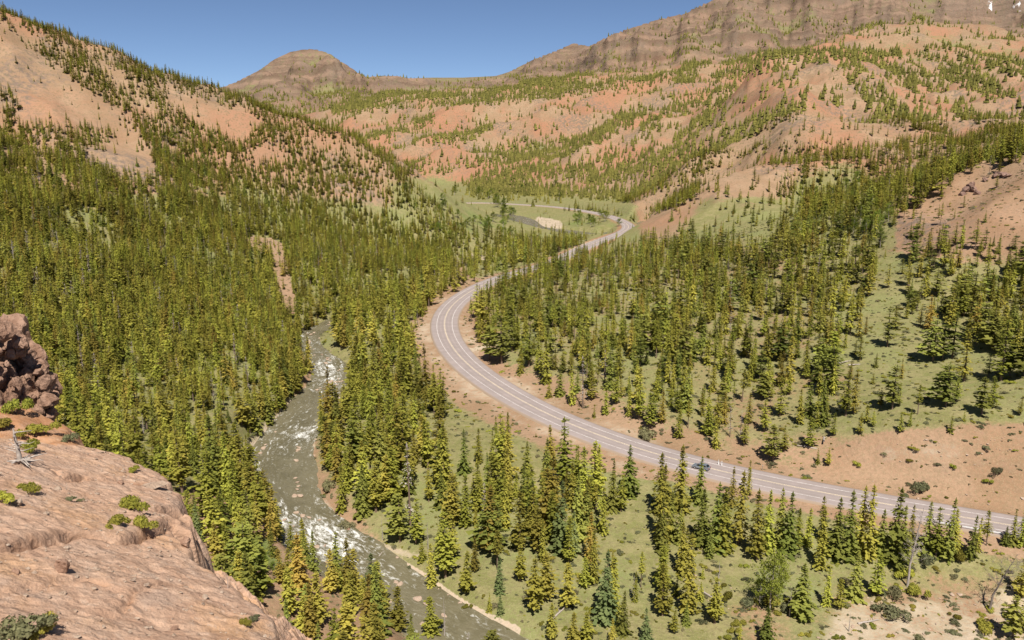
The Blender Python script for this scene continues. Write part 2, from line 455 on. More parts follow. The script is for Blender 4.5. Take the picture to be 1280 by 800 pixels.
# far hills: forest belts and gullies
for pts, w, v in [([(380,125),(450,120),(540,124),(620,118),(700,108)],9,.9),([(420,140),(480,132),(560,126),(640,124),(740,110),(830,100),(930,95)],7,.95),([(440,178),(500,163),(540,150)],6,.85),
   ([(520,180),(580,172),(610,160)],7,.7),([(500,215),(580,205),(650,195),(700,180)],9,.75),([(600,225),(680,215),(760,225)],10,.85),([(700,190),(760,165),(800,140)],10,.85),
   ([(730,205),(790,180),(820,150)],9,.7),([(770,225),(850,200),(930,165),(1000,130)],12,.9),([(850,180),(880,150),(900,120)],10,.9),([(905,140),(960,110),(1000,95)],6,.6),
   ([(780,245),(850,215),(910,190)],7,.85),([(820,240),(880,215),(950,185)],5,.7),([(790,275),(830,258),(870,245)],6,.6),
   ([(1060,80),(1080,110),(1120,140),(1180,170)],13,.8),([(1030,125),(1080,135),(1130,160)],7,.7),([(1000,170),(1060,180),(1140,190),(1220,185)],18,.5),
   ([(1000,215),(1080,215),(1160,220),(1230,200)],18,.48),([(1010,250),(1080,262),(1130,258),(1180,235)],12,.4),([(1180,90),(1230,110),(1280,140)],12,.8),([(1160,65),(1220,75),(1290,90)],12,.75),
   ([(860,85),(940,75),(1040,70),(1120,68)],9,.85),([(830,100),(900,90),(980,85)],8,.7),([(980,50),(1040,40),(1120,30),(1200,28)],9,.55),([(860,60),(900,75),(880,95)],7,.5),([(1020,30),(1100,35),(1160,25)],12,.6),([(1200,140),(1280,175),(1340,180)],12,.7),([(1100,45),(1180,40),(1260,55)],10,.5),
   ([(700,85),(690,110),(720,100)],8,.6),([(740,110),(800,85),(880,60),(960,55)],6,.6),([(620,100),(700,98),(740,92)],7,.6),([(500,108),(560,112),(640,106)],6,.45),
   ([(320,135),(350,120),(360,135)],12,.7),([(260,135),(300,128),(330,112)],5,.5),([(560,235),(640,238),(720,242),(790,245)],9,.85)]:
    stroke(DEN, pts, w, v)
paint(DEN, [(470,222),(545,226),(600,240),(560,248),(510,245)], .02)
paint(DEN, [(560,250),(700,252),(790,262),(790,296),(700,294),(640,286),(570,262)], .03)
for pts, w, v in [([(590,247),(640,250),(700,252)],3,.4),([(720,262),(750,266),(770,268)],3,.6)]: stroke(DEN, pts, w, v)
paint(DEN, [(560,296),(700,296),(780,300),(730,322),(640,338),(560,346),(540,320)], .42)
# left spur
paint(DEN, [(-80,480),(230,590),(250,840),(-80,840)], .9)
paint(DEN, [(-80,-30),(0,12),(100,45),(200,92),(290,118),(370,148),(440,176),(500,220),(560,268),(590,300),(560,340),(470,375),(395,405),(372,440),(390,480),(330,540),(300,600),(225,610),(-80,520)], .95)
paint(DEN, [(-80,20),(0,28),(22,42),(60,78),(95,103),(140,133),(168,160),(190,195),(200,222),(172,232),(140,226),(110,190),(96,168),(45,160),(0,160),(-80,150)], .05)
paint(DEN, [(0,105),(18,115),(30,150),(0,160)], .6)
paint(DEN, [(60,160),(130,150),(155,180),(110,190),(60,190)], .5)
paint(DEN, [(85,50),(115,60),(165,100),(160,122),(130,90)], .18)
paint(DEN, [(195,107),(250,120),(318,140),(326,165),(300,178),(250,158),(212,136)], .08)
paint(DEN, [(304,182),(345,186),(352,212),(318,208)], .12)
paint(DEN, [(100,190),(110,205),(150,230),(185,225),(180,190)], .2)
paint(DEN, [(345,150),(440,185),(430,200),(380,175)], .45)
stroke(DEN, [(45,200),(75,220),(85,235)], 5, .2)
stroke(DEN, [(318,305),(345,312),(352,345),(362,385)], 11, .22)
paint(DEN, [(362,330),(430,310),(520,330),(500,360),(420,392),(372,400)], .45)
stroke(DEN, [(400,165),(440,195),(470,225)], 4, .4)
paint(DEN, [(262,478),(300,485),(330,540),(300,560),(270,520)], .3)
stroke(DEN, [(185,262),(205,275),(215,290)], 5, .25)
# between river and road
paint(DEN, [(420,400),(470,372),(500,372),(480,400),(440,430),(418,450)], .85, 2)
paint(DEN, [(430,440),(480,385),(560,345),(590,352),(540,380),(514,410),(516,450),(530,480),(470,470)], .52)
paint(DEN, [(418,470),(520,470),(545,500),(570,520),(530,545),(560,600),(560,640),(470,640),(400,590),(395,540)], .72)
paint(DEN, [(520,525),(585,520),(650,555),(640,590),(560,600),(530,560)], .04)
paint(DEN, [(600,600),(700,585),(760,610),(770,650),(745,700),(690,700),(600,690),(560,650)], .95)
paint(DEN, [(480,640),(600,690),(760,700),(860,690),(900,700),(900,830),(640,790),(560,740)], .34)
paint(DEN, [(768,625),(830,640),(832,735),(775,735),(750,690)], .02)
paint(DEN, [(870,700),(1360,690),(1360,840),(880,840)], .015)
paint(DEN, [(236,620),(320,600),(332,650),(375,690),(440,715),(480,740),(540,775),(600,800),(640,840),(300,840),(225,680)], .9)
# right of the road
paint(DEN, [(590,372),(660,340),(740,318),(800,300),(1000,318),(1120,300),(1120,360),(1075,420),(1060,470),(1040,545),(900,548),(800,530),(720,500),(640,452),(592,420)], .52)
paint(DEN, [(640,440),(760,450),(900,470),(1040,480),(1040,560),(900,555),(740,520)], .42)
paint(DEN, [(1095,310),(1140,325),(1130,420),(1180,455),(1360,440),(1360,570),(1060,570),(1070,470),(1078,420)], .02)
paint(DEN, [(1130,320),(1200,300),(1360,300),(1360,440),(1260,450),(1180,420),(1130,400)], .42)
paint(DEN, [(1120,290),(1180,255),(1280,215),(1360,200),(1360,300),(1200,312)], .10)
paint(DEN, [(1180,240),(1280,200),(1360,180),(1360,268),(1180,270)], .02)
paint(DEN, [(880,240),(960,238),(985,275),(970,305),(850,300),(840,285)], .14)
paint(DEN, [(860,235),(930,205),(970,208),(985,240),(940,248)], .03)
paint(DEN, [(1000,265),(1130,262),(1110,305),(990,320),(960,300)], .45)
# --- grass (0 bare red earth ... 1 green)
GRASS[:] = .38
paint(GRASS, [(380,95),(720,95),(760,120),(560,130),(380,150)], .52, 5)
paint(GRASS, [(1020,62),(1080,40),(1175,25),(1360,70),(1360,130),(1240,100),(1100,70)], .62, 5)
paint(GRASS, [(470,220),(545,225),(620,240),(790,250),(800,300),(600,345),(500,260)], .85)
paint(GRASS, [(-80,200),(100,250),(300,220),(500,260),(590,300),(480,375),(380,420),(330,560),(200,620),(-80,520)], .82, 6)
paint(GRASS, [(-80,20),(0,28),(95,103),(168,160),(200,222),(140,226),(96,168),(0,160),(-80,150)], .0)
paint(GRASS, [(195,107),(318,140),(326,165),(300,178),(212,136)], .0)
stroke(GRASS, [(318,305),(345,312),(352,345),(362,385)], 11, .1)
paint(GRASS, [(400,400),(560,345),(516,420),(540,480),(640,540),(1280,700),(1360,840),(640,840),(520,720),(400,580)], .72, 4)
paint(GRASS, [(590,372),(800,300),(1130,300),(1060,545),(900,555),(640,452)], .60, 4)
paint(GRASS, [(1095,310),(1200,330),(1360,330),(1360,545),(1180,545),(1050,545),(1078,420)], .74, 4)
paint(GRASS, [(880,240),(985,245),(1100,250),(1130,300),(850,302)], .88)
paint(GRASS, [(1000,215),(1060,200),(1120,235),(1110,300),(1000,320)], .92, 5); paint(LUSH, [(1015,235),(1075,215),(1110,240),(1100,290),(1020,290)], .35, 6)
paint(GRASS, [(860,235),(930,203),(975,208),(985,236),(940,242)], .0)
paint(GRASS, [(1120,292),(1180,250),(1280,205),(1360,185),(1360,300),(1200,305),(1140,320)], .05)
paint(GRASS, [(1040,600),(1060,560),(1110,540),(1360,528),(1360,665),(1200,640)], .06, 3)
paint(GRASS, [(640,455),(740,515),(900,565),(1040,590),(1060,612),(900,585),(740,535),(620,480)], .42, 2)
paint(GRASS, [(1020,735),(1360,700),(1360,840),(960,840),(900,760)], .50, 6)
paint(GRASS, [(960,130),(1060,78),(1180,95),(1260,160),(1140,170),(1080,130),(1000,180)], .12, 3)
for pts, w in [([(590,150),(660,138),(720,130)],8),([(640,180),(700,158),(800,135)],8),([(767,212),(810,177),(840,145),(858,118)],9),([(880,160),(912,120)],7),([(930,152),(992,117),(1050,90)],6),([(450,185),(520,170),(600,185)],9),([(700,205),(740,190)],9)]:
    stroke(GRASS, pts, w, .05)
# --- pale gravel / dry ground, lush bright green
paint(PALE, [(1040,740),(1360,715),(1360,840),(1000,840)], .55, 8)
paint(PALE, [(860,700),(960,720),(900,790),(820,760)], .35, 5)
paint(PALE, [(1060,575),(1110,545),(1280,540),(1280,575),(1150,590)], .46, 6)
paint(PALE, [(668,270),(702,276),(704,287),(670,284)], 1, 1)
stroke(PALE, [(712,316),(735,306),(750,301)], 4, 1); stroke(PALE, [(585,322),(616,321)], 3.5, 1)
stroke(PALE, [(572,440),(590,437),(612,432)], 2.2, 1, 1)
stroke(PALE, [(490,700),(530,722),(570,750),(610,772),(645,788)], 7, .9)
stroke(PALE, [(470,680),(500,690),(540,700)], 7, .5)
stroke(PALE, [(300,560),(330,540),(350,520)], 6, .6); stroke(PALE, [(372,405),(385,415)], 7, .7)
stroke(PALE, [(385,600),(410,630),(440,660),(460,680)], 5, .4)
paint(LUSH, [(480,225),(560,232),(600,250),(540,252)], .22, 6)
paint(LUSH, [(545,258),(600,262),(640,270),(650,290),(600,300),(560,280)], .55, 5); paint(LUSH, [(700,270),(775,278),(780,292),(705,288)], .65, 3)
stroke(LUSH, [(330,680),(345,705)], 9, .9); paint(LUSH, [(940,700),(980,700),(985,760),(940,770)], .5)
stroke(LUSH, [(800,545),(815,552)],6,.5)

PX, PY, _ = to_px(X, Y, Z)
hidden_by = HOR - slope                       # >0 behind a ridge
g_v = look(GRASS, PX, PY); p_v = look(PALE, PX, PY); l_v = look(LUSH, PX, PY)
side_ok = np.where(road_s > 0, 1, 1)
# dirt verges and gravel banks follow the road and the river themselves
verge = (1 - sstep(9, 15, road_d)) * (1 - 0.5 * sstep(700, 900, RR))
left_bank = (1 - sstep(13, 24, road_d)) * (road_s < 0) * (RR < 560) * 0
g_v = g_v * (1 - 0.75 * verge)
outer = ((PX < 600) & (PX > 490) & (PY > 360) & (PY < 560) | (PX >= 600) & (PX < 830) & (PY > 470) & (PY < 600)) & (RR < 600)
outer = outer * (1 - sstep(10, 24, road_d)) * (road_s * np.sign(1) > -2)
g_v = g_v * (1 - 0.8 * outer)
g_v = g_v - .30 * hill * np.clip(rib - .15, -.8, .9) * sstep(500, 900, RR) - .22 * hill * (rib_s - .1) * sstep(300, 600, RR) * (RR < 2600)
p_v = np.maximum(p_v, .46 * outer)
bankm = sstep(-1, 1, riv_d) * (1 - sstep(2, 7, riv_d))
p_v = np.maximum(p_v, bankm * 0.45)
p_v = np.maximum(p_v, .78 * (riv_d > -.5) * (1 - sstep(1.5, 6.5, riv_d + 1.5 * fbm(X, Y, 9, 3, 45))) * (RR < 300))
snow = ((PX > 256) & (PX < 269) & (PY < 114.5) & (RR > 4000)) * 1.6 + ((PX > 1236) & (PY < 17) & (RR > 3800)) * .5 * sstep(0.0, 0.4, (fbm(X, Y, 110, 4, 21) - .2)) + ((PX > 1080) & (PY < 14) & (RR > 3800)) * sstep(0.35, 0.6, fbm(X, Y, 200, 3, 22))
strata = sstep(2300, 3400, RR) * hill
rockn = np.clip(hill * sstep(0.05, 0.6, fbm(X, Y, 90, 4, 31)) * 0.95, 0, 1)

rockn = np.maximum(rockn, ((RR > 3800) & (PX > 1040) & (PY < 19)) * 1.0)
# ---------------------------------------------------------------- ground material
def ground_material():
    t = NT("ground_earth_and_grass")
    geo = t.n("NewGeometry"); P = geo.outputs["Position"]
    g = t.attr("grass").outputs["Fac"]; pale = t.attr("pale").outputs["Fac"]; lush = t.attr("lush").outputs["Fac"]
    st = t.attr("strata").outputs["Fac"]; sn = t.attr("snow").outputs["Fac"]; rk = t.attr("rock").outputs["Fac"]
    n1 = t.noise(P, 0.035, 6, 0.62); n2 = t.noise(P, 0.22, 5, 0.65); n3 = t.noise(P, 1.1, 4, 0.7); n4 = t.noise(P, 0.008, 5, 0.6); n6 = t.noise(P, 3.2, 4, 0.7)
    mixn = t.math('ADD', t.math('MULTIPLY', n1, 0.45), t.math('ADD', t.math('MULTIPLY', n2, 0.4), t.math('MULTIPLY', n3, 0.35)))   # mean ~0.6
    soil = t.mix(t.ramp01(n1, .35, .65), (0.258, 0.160, 0.096), (0.330, 0.215, 0.140))
    far = t.attr("far").outputs["Fac"]
    soil = t.mix(t.math('MULTIPLY', t.ramp01(n4, .42, .62), t.math('ADD', .25, t.math('MULTIPLY', far, .75))), soil, (0.325, 0.150, 0.090))
    soil = t.mix(t.math('MULTIPLY', t.ramp01(n2, .5, .72), .55), soil, (0.25, 0.165, 0.115))
    # weathered rock layers on the far mountains follow the height
    sep = t.n("SeparateXYZ"); t.l(P, sep.inputs[0])
    band = t.math('ADD', t.math('MULTIPLY', sep.outputs[2], 0.021), t.math('ADD', t.math('MULTIPLY', n4, 1.6), t.math('MULTIPLY', n1, .9)))
    fr = t.n("TexNoise"); fr.noise_dimensions = '1D'; t.l(band, fr.inputs["W"]); fr.inputs["Scale"].default_value = 1.4; fr.inputs["Detail"].default_value = 4
    rockc = t.mix(t.ramp01(fr.outputs[0], .35, .65), (0.095, 0.058, 0.048), (0.235, 0.150, 0.115))
    rockc = t.mix(t.math('MULTIPLY', t.ramp01(n1, .56, .66), .7), rockc, (0.115, 0.105, 0.06))
    rockc = t.mix(t.math('MULTIPLY', t.ramp01(t.noise(P, 0.018, 6, .7), .5, .6), .6), rockc, (0.12, 0.085, 0.07))
    soil = t.mix(t.math('MULTIPLY', st, .9), soil, rockc)
    soil = t.mix(t.math('MULTIPLY', rk, t.ramp01(n2, .4, .6)), soil, (0.165, 0.118, 0.10))
    gr = t.mix(t.ramp01(n2, .35, .65), (0.155, 0.162, 0.052), (0.235, 0.21, 0.095))
    gr = t.mix(t.ramp01(n1, .45, .7), gr, (0.185, 0.20, 0.075))
    gr = t.mix(t.math('MULTIPLY', t.ramp01(n3, .5, .7), .5), gr, (0.14, 0.13, 0.055))
    gm = t.ramp01(t.math('ADD', g, t.math('MULTIPLY', t.math('SUBTRACT', mixn, 0.6), 1.5)), .38, .62)
    c = t.mix(gm, soil, gr)
    c = t.mix(t.math('MULTIPLY', t.ramp01(t.math('ADD', lush, t.math('SUBTRACT', n1, .5)), .4, .7), .9), c, (0.13, 0.185, 0.04))
    pc = t.mix(t.ramp01(n3, .3, .7), (0.42, 0.32, 0.235), (0.50, 0.42, 0.32))
    c = t.mix(t.ramp01(t.math('ADD', pale, t.math('MULTIPLY', t.math('SUBTRACT', mixn, .6), 1.1)), .4, .65), c, pc)
    # scattered stones and low scrub
    vo = t.n("TexVoronoi"); vo.inputs["Scale"].default_value = 0.42; t.l(P, vo.inputs["Vector"])
    dots = t.math('MULTIPLY', t.math('LESS_THAN', vo.outputs["Distance"], t.math('MULTIPLY', n1, .75)), t.ramp01(n2, .44, .54))
    c = t.mix(t.math('MULTIPLY', t.math('MULTIPLY', dots, far), .75), c, (0.105, 0.10, 0.045))
    c = t.mix(t.math('MULTIPLY', t.ramp01(n3, .42, .62), .38), c, (0.16, 0.125, 0.07))
    c = t.mix(t.math('MULTIPLY', t.ramp01(n6, .5, .66), .4), c, (0.36, 0.30, 0.18))
    c = t.mix(t.math('MULTIPLY', t.ramp01(n6, .36, .5), 0.0), c, (0.1, 0.1, 0.05))
    c = t.mix(t.ramp01(t.math('ADD', sn, t.math('MULTIPLY', t.math('SUBTRACT', t.noise(P, .02, 6, .7), .5), 3.0)), .75, 1.05), c, (0.85, 0.87, 0.9))
    hgt = t.math('ADD', t.math('ADD', t.math('MULTIPLY', n2, 1.6), t.math('MULTIPLY', n3, .5)), t.math('MULTIPLY', st, t.math('ADD', t.math('MULTIPLY', fr.outputs[0], 26.0), t.math('MULTIPLY', t.noise(P, .012, 6, .7), 34.0))))
    return t.done(c, 0.95, hgt, 0.05, 0.6, 0.55)
M_GROUND = ground_material()
idx = np.arange(NA * NR).reshape(NA, NR)
faces = np.stack([idx[:-1, :-1], idx[:-1, 1:], idx[1:, 1:], idx[1:, :-1]], -1).reshape(-1, 4)[:, ::-1]
me = mesh_np("terrain", np.stack([X, Y, Z], -1).reshape(-1, 3), faces, M_GROUND,
             {"grass": g_v.ravel(), "pale": p_v.ravel(), "lush": l_v.ravel(), "strata": strata.ravel(), "snow": snow.ravel(), "rock": rockn.ravel(), "far": sstep(520, 950, RR).ravel()}, True)
tag(obj("terrain", me), kind="structure")

# ---------------------------------------------------------------- road
def ribbon(line, offs, zfun, name, mat, closed=False):
    t = np.gradient(line, axis=0); t /= np.linalg.norm(t, axis=1)[:, None] + 1e-9
    nrm = np.stack([-t[:, 1], t[:, 0]], 1)
    r = np.hypot(line[:, 0], line[:, 1]); zc = zfun(r)
    V = []; lat = []
    for o, dz in offs:
        p = line + nrm * o
        V.append(np.column_stack([p, zc + dz])); lat.append(np.full(len(p), o))
    V = np.stack(V, 1); k = len(offs); m = len(line)
    ii = np.arange(m * k).reshape(m, k)
    f = np.stack([ii[:-1, :-1], ii[1:, :-1], ii[1:, 1:], ii[:-1, 1:]], -1).reshape(-1, 4)[:, ::-1]
    return mesh_np(name, V.reshape(-1, 3), f, mat, {"lat": np.stack(lat, 1).ravel()}, True)
t = NT("worn_asphalt")
geo = t.n("NewGeometry"); P = geo.outputs["Position"]
lat = t.math('ABSOLUTE', t.attr("lat").outputs["Fac"])
n1 = t.noise(P, .25, 4); n2 = t.noise(P, 3.0, 3)
c = t.mix(t.ramp01(n1, .3, .7), (0.265, 0.222, 0.205), (0.315, 0.262, 0.245))
trk = t.math('SUBTRACT', 1.0, t.ramp01(t.math('ABSOLUTE', t.math('SUBTRACT', t.math('ABSOLUTE', t.math('SUBTRACT', lat, 1.85)), .8)), .15, .5))
c = t.mix(t.math('MULTIPLY', trk, .3), c, (0.205, 0.17, 0.16))
c = t.mix(t.ramp01(lat, 6.0, 6.9), c, (0.28, 0.205, 0.14))
c = t.mix(t.math('MULTIPLY', n2, .3), c, (0.22, 0.185, 0.17))
M_ASPH = t.done(c, 0.85, n2, 0.2, 0.02, 0.4)
ROADW = ROAD[np.hypot(ROAD[:, 0], ROAD[:, 1]) < 2200]
me = ribbon(ROADW, [(7.2, -0.7), (6.6, -0.09), (5.5, -.05), (3.75, -.02), (2.6, 0), (1.85, .02), (1.0, .03), (0, .05), (-1.0, .03), (-1.85, .02), (-2.6, 0), (-3.75, -.02), (-5.5, -.05), (-6.6, -.09), (-7.2, -0.7)], zf, "road", M_ASPH)
tag(obj("road", me), kind="structure")
t = NT("white_road_paint"); geo = t.n("NewGeometry"); n1 = t.noise(geo.outputs["Position"], 1.2, 4)
M_LINE = t.done(t.mix(t.ramp01(n1, .3, .75), (0.72, 0.69, 0.65), (0.40, 0.35, 0.33)), .7)
t = NT("yellow_road_paint"); geo = t.n("NewGeometry"); n1 = t.noise(geo.outputs["Position"], 1.2, 4)
M_YEL = t.done(t.mix(t.ramp01(n1, .3, .75), (0.72, 0.60, 0.40), (0.45, 0.37, 0.27)), .7)
for o, w, mt, nm in ((3.7, .085, M_LINE, "white_edge_line"), (-3.7, .085, M_LINE, "white_edge_line"), (.17, .07, M_YEL, "yellow_centre_line"), (-.17, .07, M_YEL, "yellow_centre_line")):
    b = -0.02 if abs(o) > 1 else 0.046
    tag(obj(nm, ribbon(ROADW, [(o + w, b + .012), (o - w, b + .012)], zf, nm, mt)), kind="structure")

# ---------------------------------------------------------------- river
def river_material():
    t = NT("whitewater_river"); geo = t.n("NewGeometry"); P = geo.outputs["Position"]
    fo = t.attr("foam").outputs["Fac"]
    cx = t.n("CombineXYZ"); t.l(t.math('MULTIPLY', t.attr("fu").outputs["Fac"], .42), cx.inputs[0]); t.l(t.attr("fv").outputs["Fac"], cx.inputs[1]); FL = cx.outputs[0]
    n1 = t.noise(FL, .42, 5, .62, 1.2); n2 = t.noise(FL, 1.3, 5, .7, 1.0); n3 = t.noise(P, .09, 3)
    c = t.mix(t.ramp01(n3, .35, .65), (0.112, 0.098, 0.055), (0.150, 0.132, 0.080))
    c = t.mix(t.math('MULTIPLY', t.ramp01(n2, .45, .7), .5), c, (0.22, 0.20, 0.14))
    f = t.ramp01(t.math('ADD', fo, t.math('ADD', t.math('MULTIPLY', t.math('SUBTRACT', n1, .5), 2.3), t.math('MULTIPLY', t.math('SUBTRACT', n2, .5), 2.0))), .38, 1.25)
    c = t.mix(f, c, (0.78, 0.78, 0.75))
    b = t.n("BsdfPrincipled"); t.l(c, b.inputs["Base Color"])
    t.l(t.math('ADD', t.math('MULTIPLY', f, .5), .22), b.inputs["Roughness"]); b.inputs["IOR"].default_value = 1.33
    bp = t.n("Bump"); bp.inputs["Strength"].default_value = .7; bp.inputs["Distance"].default_value = .5
    t.l(t.math('ADD', n1, t.math('MULTIPLY', n2, .5)), bp.inputs["Height"]); t.l(bp.outputs[0], b.inputs["Normal"])
    t.l(b.outputs[0], t.out.inputs[0]); return t.m
M_RIVER = river_material()
def river(line, half, name):
    offs = np.linspace(-half, half, 15)
    tt = np.gradient(line, axis=0); tt /= np.linalg.norm(tt, axis=1)[:, None] + 1e-9
    nrm = np.stack([-tt[:, 1], tt[:, 0]], 1)
    r = np.hypot(line[:, 0], line[:, 1])
    V = np.stack([np.column_stack([line + nrm * o, wz(r)]) for o in offs], 1)
    px, py, _ = to_px(V[..., 0], V[..., 1], V[..., 2])
    foam = np.full(px.shape, .17)
    for cx, cy, sx, sy, a in ((412,462,22,26,.50),(372,545,34,16,.30),(395,535,16,10,.25),(345,640,26,10,.45),(382,662,44,18,.5),(430,684,44,26,.48),(366,600,15,28,-.22),(412,500,10,14,.2),(383,426,12,12,.3),(345,560,26,14,.15),(480,718,40,16,.25),(322,610,5,30,.3),(540,350,20,8,.5),(395,620,7,14,.2)):
        foam += a * np.exp(-((px - cx) / sx) ** 2 - ((py - cy) / sy) ** 2)
    V[..., 2] += np.clip(foam, 0, 1) * 0.55 * fbm(V[..., 0], V[..., 1], 5, 3, 41) + .12 * fbm(V[..., 0], V[..., 1], 9, 2, 42)
    k = len(offs); m = len(line); ii = np.arange(m * k).reshape(m, k)
    f = np.stack([ii[:-1, :-1], ii[1:, :-1], ii[1:, 1:], ii[:-1, 1:]], -1).reshape(-1, 4)[:, ::-1]
    tag(obj(name, mesh_np(name, V.reshape(-1, 3), f, M_RIVER, {"foam": foam.ravel(), "fu": np.repeat(np.concatenate([[0], np.cumsum(np.linalg.norm(np.diff(line, axis=0), axis=1))]), k), "fv": np.tile(offs, m)}, True)), kind="structure")
river(RIV_B, 13.0, "river_water")
river(RIV_A, 17.0, "river_water")
# ---------------------------------------------------------------- conifers
def foliage(name, dark, light, warm):
    t = NT(name)
    oi = t.n("ObjectInfo"); at = t.attr("tint")
    geo = t.n("NewGeometry"); n1 = t.noise(geo.outputs["Position"], 0.02, 2)
    c = t.mix(at.outputs["Fac"], dark, light)
    c = t.mix(t.math('MULTIPLY', t.ramp01(oi.outputs["Random"], .45, 1.0), .55), c, warm)
    hs = t.n("HueSaturation"); t.l(c, hs.inputs["Color"])
    t.l(t.math('MULTIPLY', t.math('ADD', .66, t.math('MULTIPLY', t.math('FRACT', t.math('MULTIPLY', oi.outputs["Random"], 17.3)), .82)), t.math('ADD', .70, t.math('MULTIPLY', n1, .44))), hs.inputs["Value"])
    t.l(t.math('ADD', .482, t.math('MULTIPLY', t.math('FRACT', t.math('MULTIPLY', oi.outputs["Random"], 41.7)), .036)), hs.inputs["Hue"])
    d = t.n("BsdfDiffuse"); t.l(hs.outputs[0], d.inputs[0])
    tr = t.n("BsdfTranslucent"); t.l(hs.outputs[0], tr.inputs[0])
    mx = t.n("MixShader"); mx.inputs[0].default_value = .40
    t.l(d.outputs[0], mx.inputs[1]); t.l(tr.outputs[0], mx.inputs[2]); t.l(mx.outputs[0], t.out.inputs[0])
    return t.m
M_OLIVE = foliage("olive_needles", (0.188, 0.193, 0.037), (0.402, 0.386, 0.067), (0.395, 0.348, 0.069))
M_DARKG = foliage("dark_green_needles", (0.132, 0.152, 0.037), (0.301, 0.309, 0.067), (0.307, 0.289, 0.065))
M_BLUEG = foliage("blue_green_needles", (0.132, 0.167, 0.065), (0.276, 0.309, 0.121), (0.276, 0.289, 0.094))
M_YELLOW = foliage("yellow_green_needles", (0.213, 0.209, 0.041), (0.427, 0.393, 0.074), (0.432, 0.361, 0.074))
M_BROWNY = foliage("rusty_olive_needles", (0.188, 0.165, 0.037), (0.388, 0.328, 0.067), (0.402, 0.289, 0.065))
M_ASPEN = foliage("fresh_green_leaves", (0.110, 0.150, 0.022), (0.225, 0.270, 0.040), (0.220, 0.250, 0.050))
M_SAGE = foliage("grey_green_scrub", (0.134, 0.140, 0.073), (0.244, 0.238, 0.128), (0.244, 0.207, 0.110))
M_BUSH = foliage("yellow_green_scrub", (0.146, 0.140, 0.027), (0.305, 0.275, 0.055), (0.281, 0.244, 0.055))
M_BARK = plain("conifer_bark", (0.17, 0.12, 0.085), .95, scale=4)
M_GREY = plain("bleached_dead_wood", (0.33, 0.285, 0.25), .9, scale=6, var=.25)

def tube_np(pts, rads, n=5):
    pts = np.asarray(pts, float); V = []; F = []
    for i, p in enumerate(pts):
        d = pts[min(i + 1, len(pts) - 1)] - pts[max(i - 1, 0)]; d /= np.linalg.norm(d) + 1e-9
        a = np.cross(d, [0.31, 0.95, 0.05]); a /= np.linalg.norm(a) + 1e-9; b = np.cross(d, a)
        for k in range(n):
            th = 2 * math.pi * k / n; V.append(p + rads[i] * (a * math.cos(th) + b * math.sin(th)))
    for i in range(len(pts) - 1):
        for k in range(n):
            F.append((i * n + k, i * n + (k + 1) % n, (i + 1) * n + (k + 1) % n, (i + 1) * n + k))
    return np.array(V), np.array(F)
def cat_geo(lst):
    V = []; F = []; o = 0
    for v, f in lst:
        V.append(v); F.append(f + o); o += len(v)
    return np.vstack(V), np.vstack(F)

def crown_mesh(name, mat, rmax, hb, levels, seed, prof='cone', droop=.25, gaps=.1, nb=(5, 7), lean=0.0, size=1.0):
    g = np.random.default_rng(seed); V = []; T = []
    lop = g.uniform(0, 6.28)
    for i in range(levels):
        t = (i + g.uniform(-.3, .3)) / levels; t = min(max(t, 0), .985)
        z = hb + (1 - hb) * t
        if prof == 'cone': pr = (1 - t) ** .85
        elif prof == 'spire': pr = (1 - t) ** .65 * (.75 + .25 * math.sin(min(1, t * 3.5) * math.pi / 2))
        else: pr = min(1, (t * 4 + .45)) * max(0, 1 - t) ** .55
        pr = max(pr, .06)
        if g.random() < gaps: continue
        ring = g.uniform(.78, 1.15); n_b = int(g.integers(nb[0], nb[1] + 1)); a0 = g.uniform(0, 6.28)
        for k in range(n_b):
            a = a0 + 6.283 * k / n_b + g.uniform(-.35, .35)
            Rr = rmax * pr * ring * g.uniform(.62, 1.18) * (1 + lean * math.cos(a - lop))
            dz = -droop * Rr * g.uniform(.5, 1.5) if t < .8 else Rr * .3
            d = np.array([math.cos(a), math.sin(a), dz / max(Rr, 1e-4)]); dn = d / np.linalg.norm(d)
            s = np.array([-math.sin(a), math.cos(a), 0.0])
            base_t = g.uniform(0, 1)
            m = 5 if pr > .5 else 4 if pr > .25 else 2
            for q in range(m):
                f = (q + .75) / m
                c = np.array([0, 0, z]) + d * Rr * f + g.normal(0, .006, 3) * [1, 1, 1.4]
                ln = max(Rr / m * 1.25, .016) * g.uniform(.8, 1.25) * size
                w = ln * g.uniform(.45, .85)
                ss = s * math.cos(g.uniform(-.7, .7)) ; up = np.array([0, 0, g.uniform(-.5, .2)]) * w
                tilt = np.array([0, 0, g.uniform(-.25, .45)]) * w
                ln *= 1.15; w *= 1.35
                V += [c - dn * ln * .6, c + ss * w + up - tilt, c + dn * ln * .75 + np.array([0, 0, -.15 * ln]), c - ss * w + up + tilt]
                tt = np.clip(.55 * base_t + .45 * g.uniform(0, 1), 0, 1); T += [tt] * 4
    # leader
    c = np.array([0, 0, 1.0])
    for a in (0, 2.1, 4.2):
        s = np.array([math.cos(a), math.sin(a), 0]) * .012
        V += [c + [0, 0, .02], c + s - [0, 0, .03], c - [0, 0, .06], c - s * .3 - [0, 0, .03]]; T += [.7] * 4
    V = np.array(V); F = np.arange(len(V)).reshape(-1, 4)
    return mesh_np(name, V, F, mat, {"tint": np.array(T)})
def trunk_mesh(name, mat, rad=.013, top=.97):
    v, f = tube_np([(0, 0, -.04), (0, 0, .08), (.002, 0, .4), (0, .002, .75), (0, 0, top)], [rad * 1.25, rad, rad * .8, rad * .45, rad * .1], 6)
    return mesh_np(name, v, f, mat, None, True)
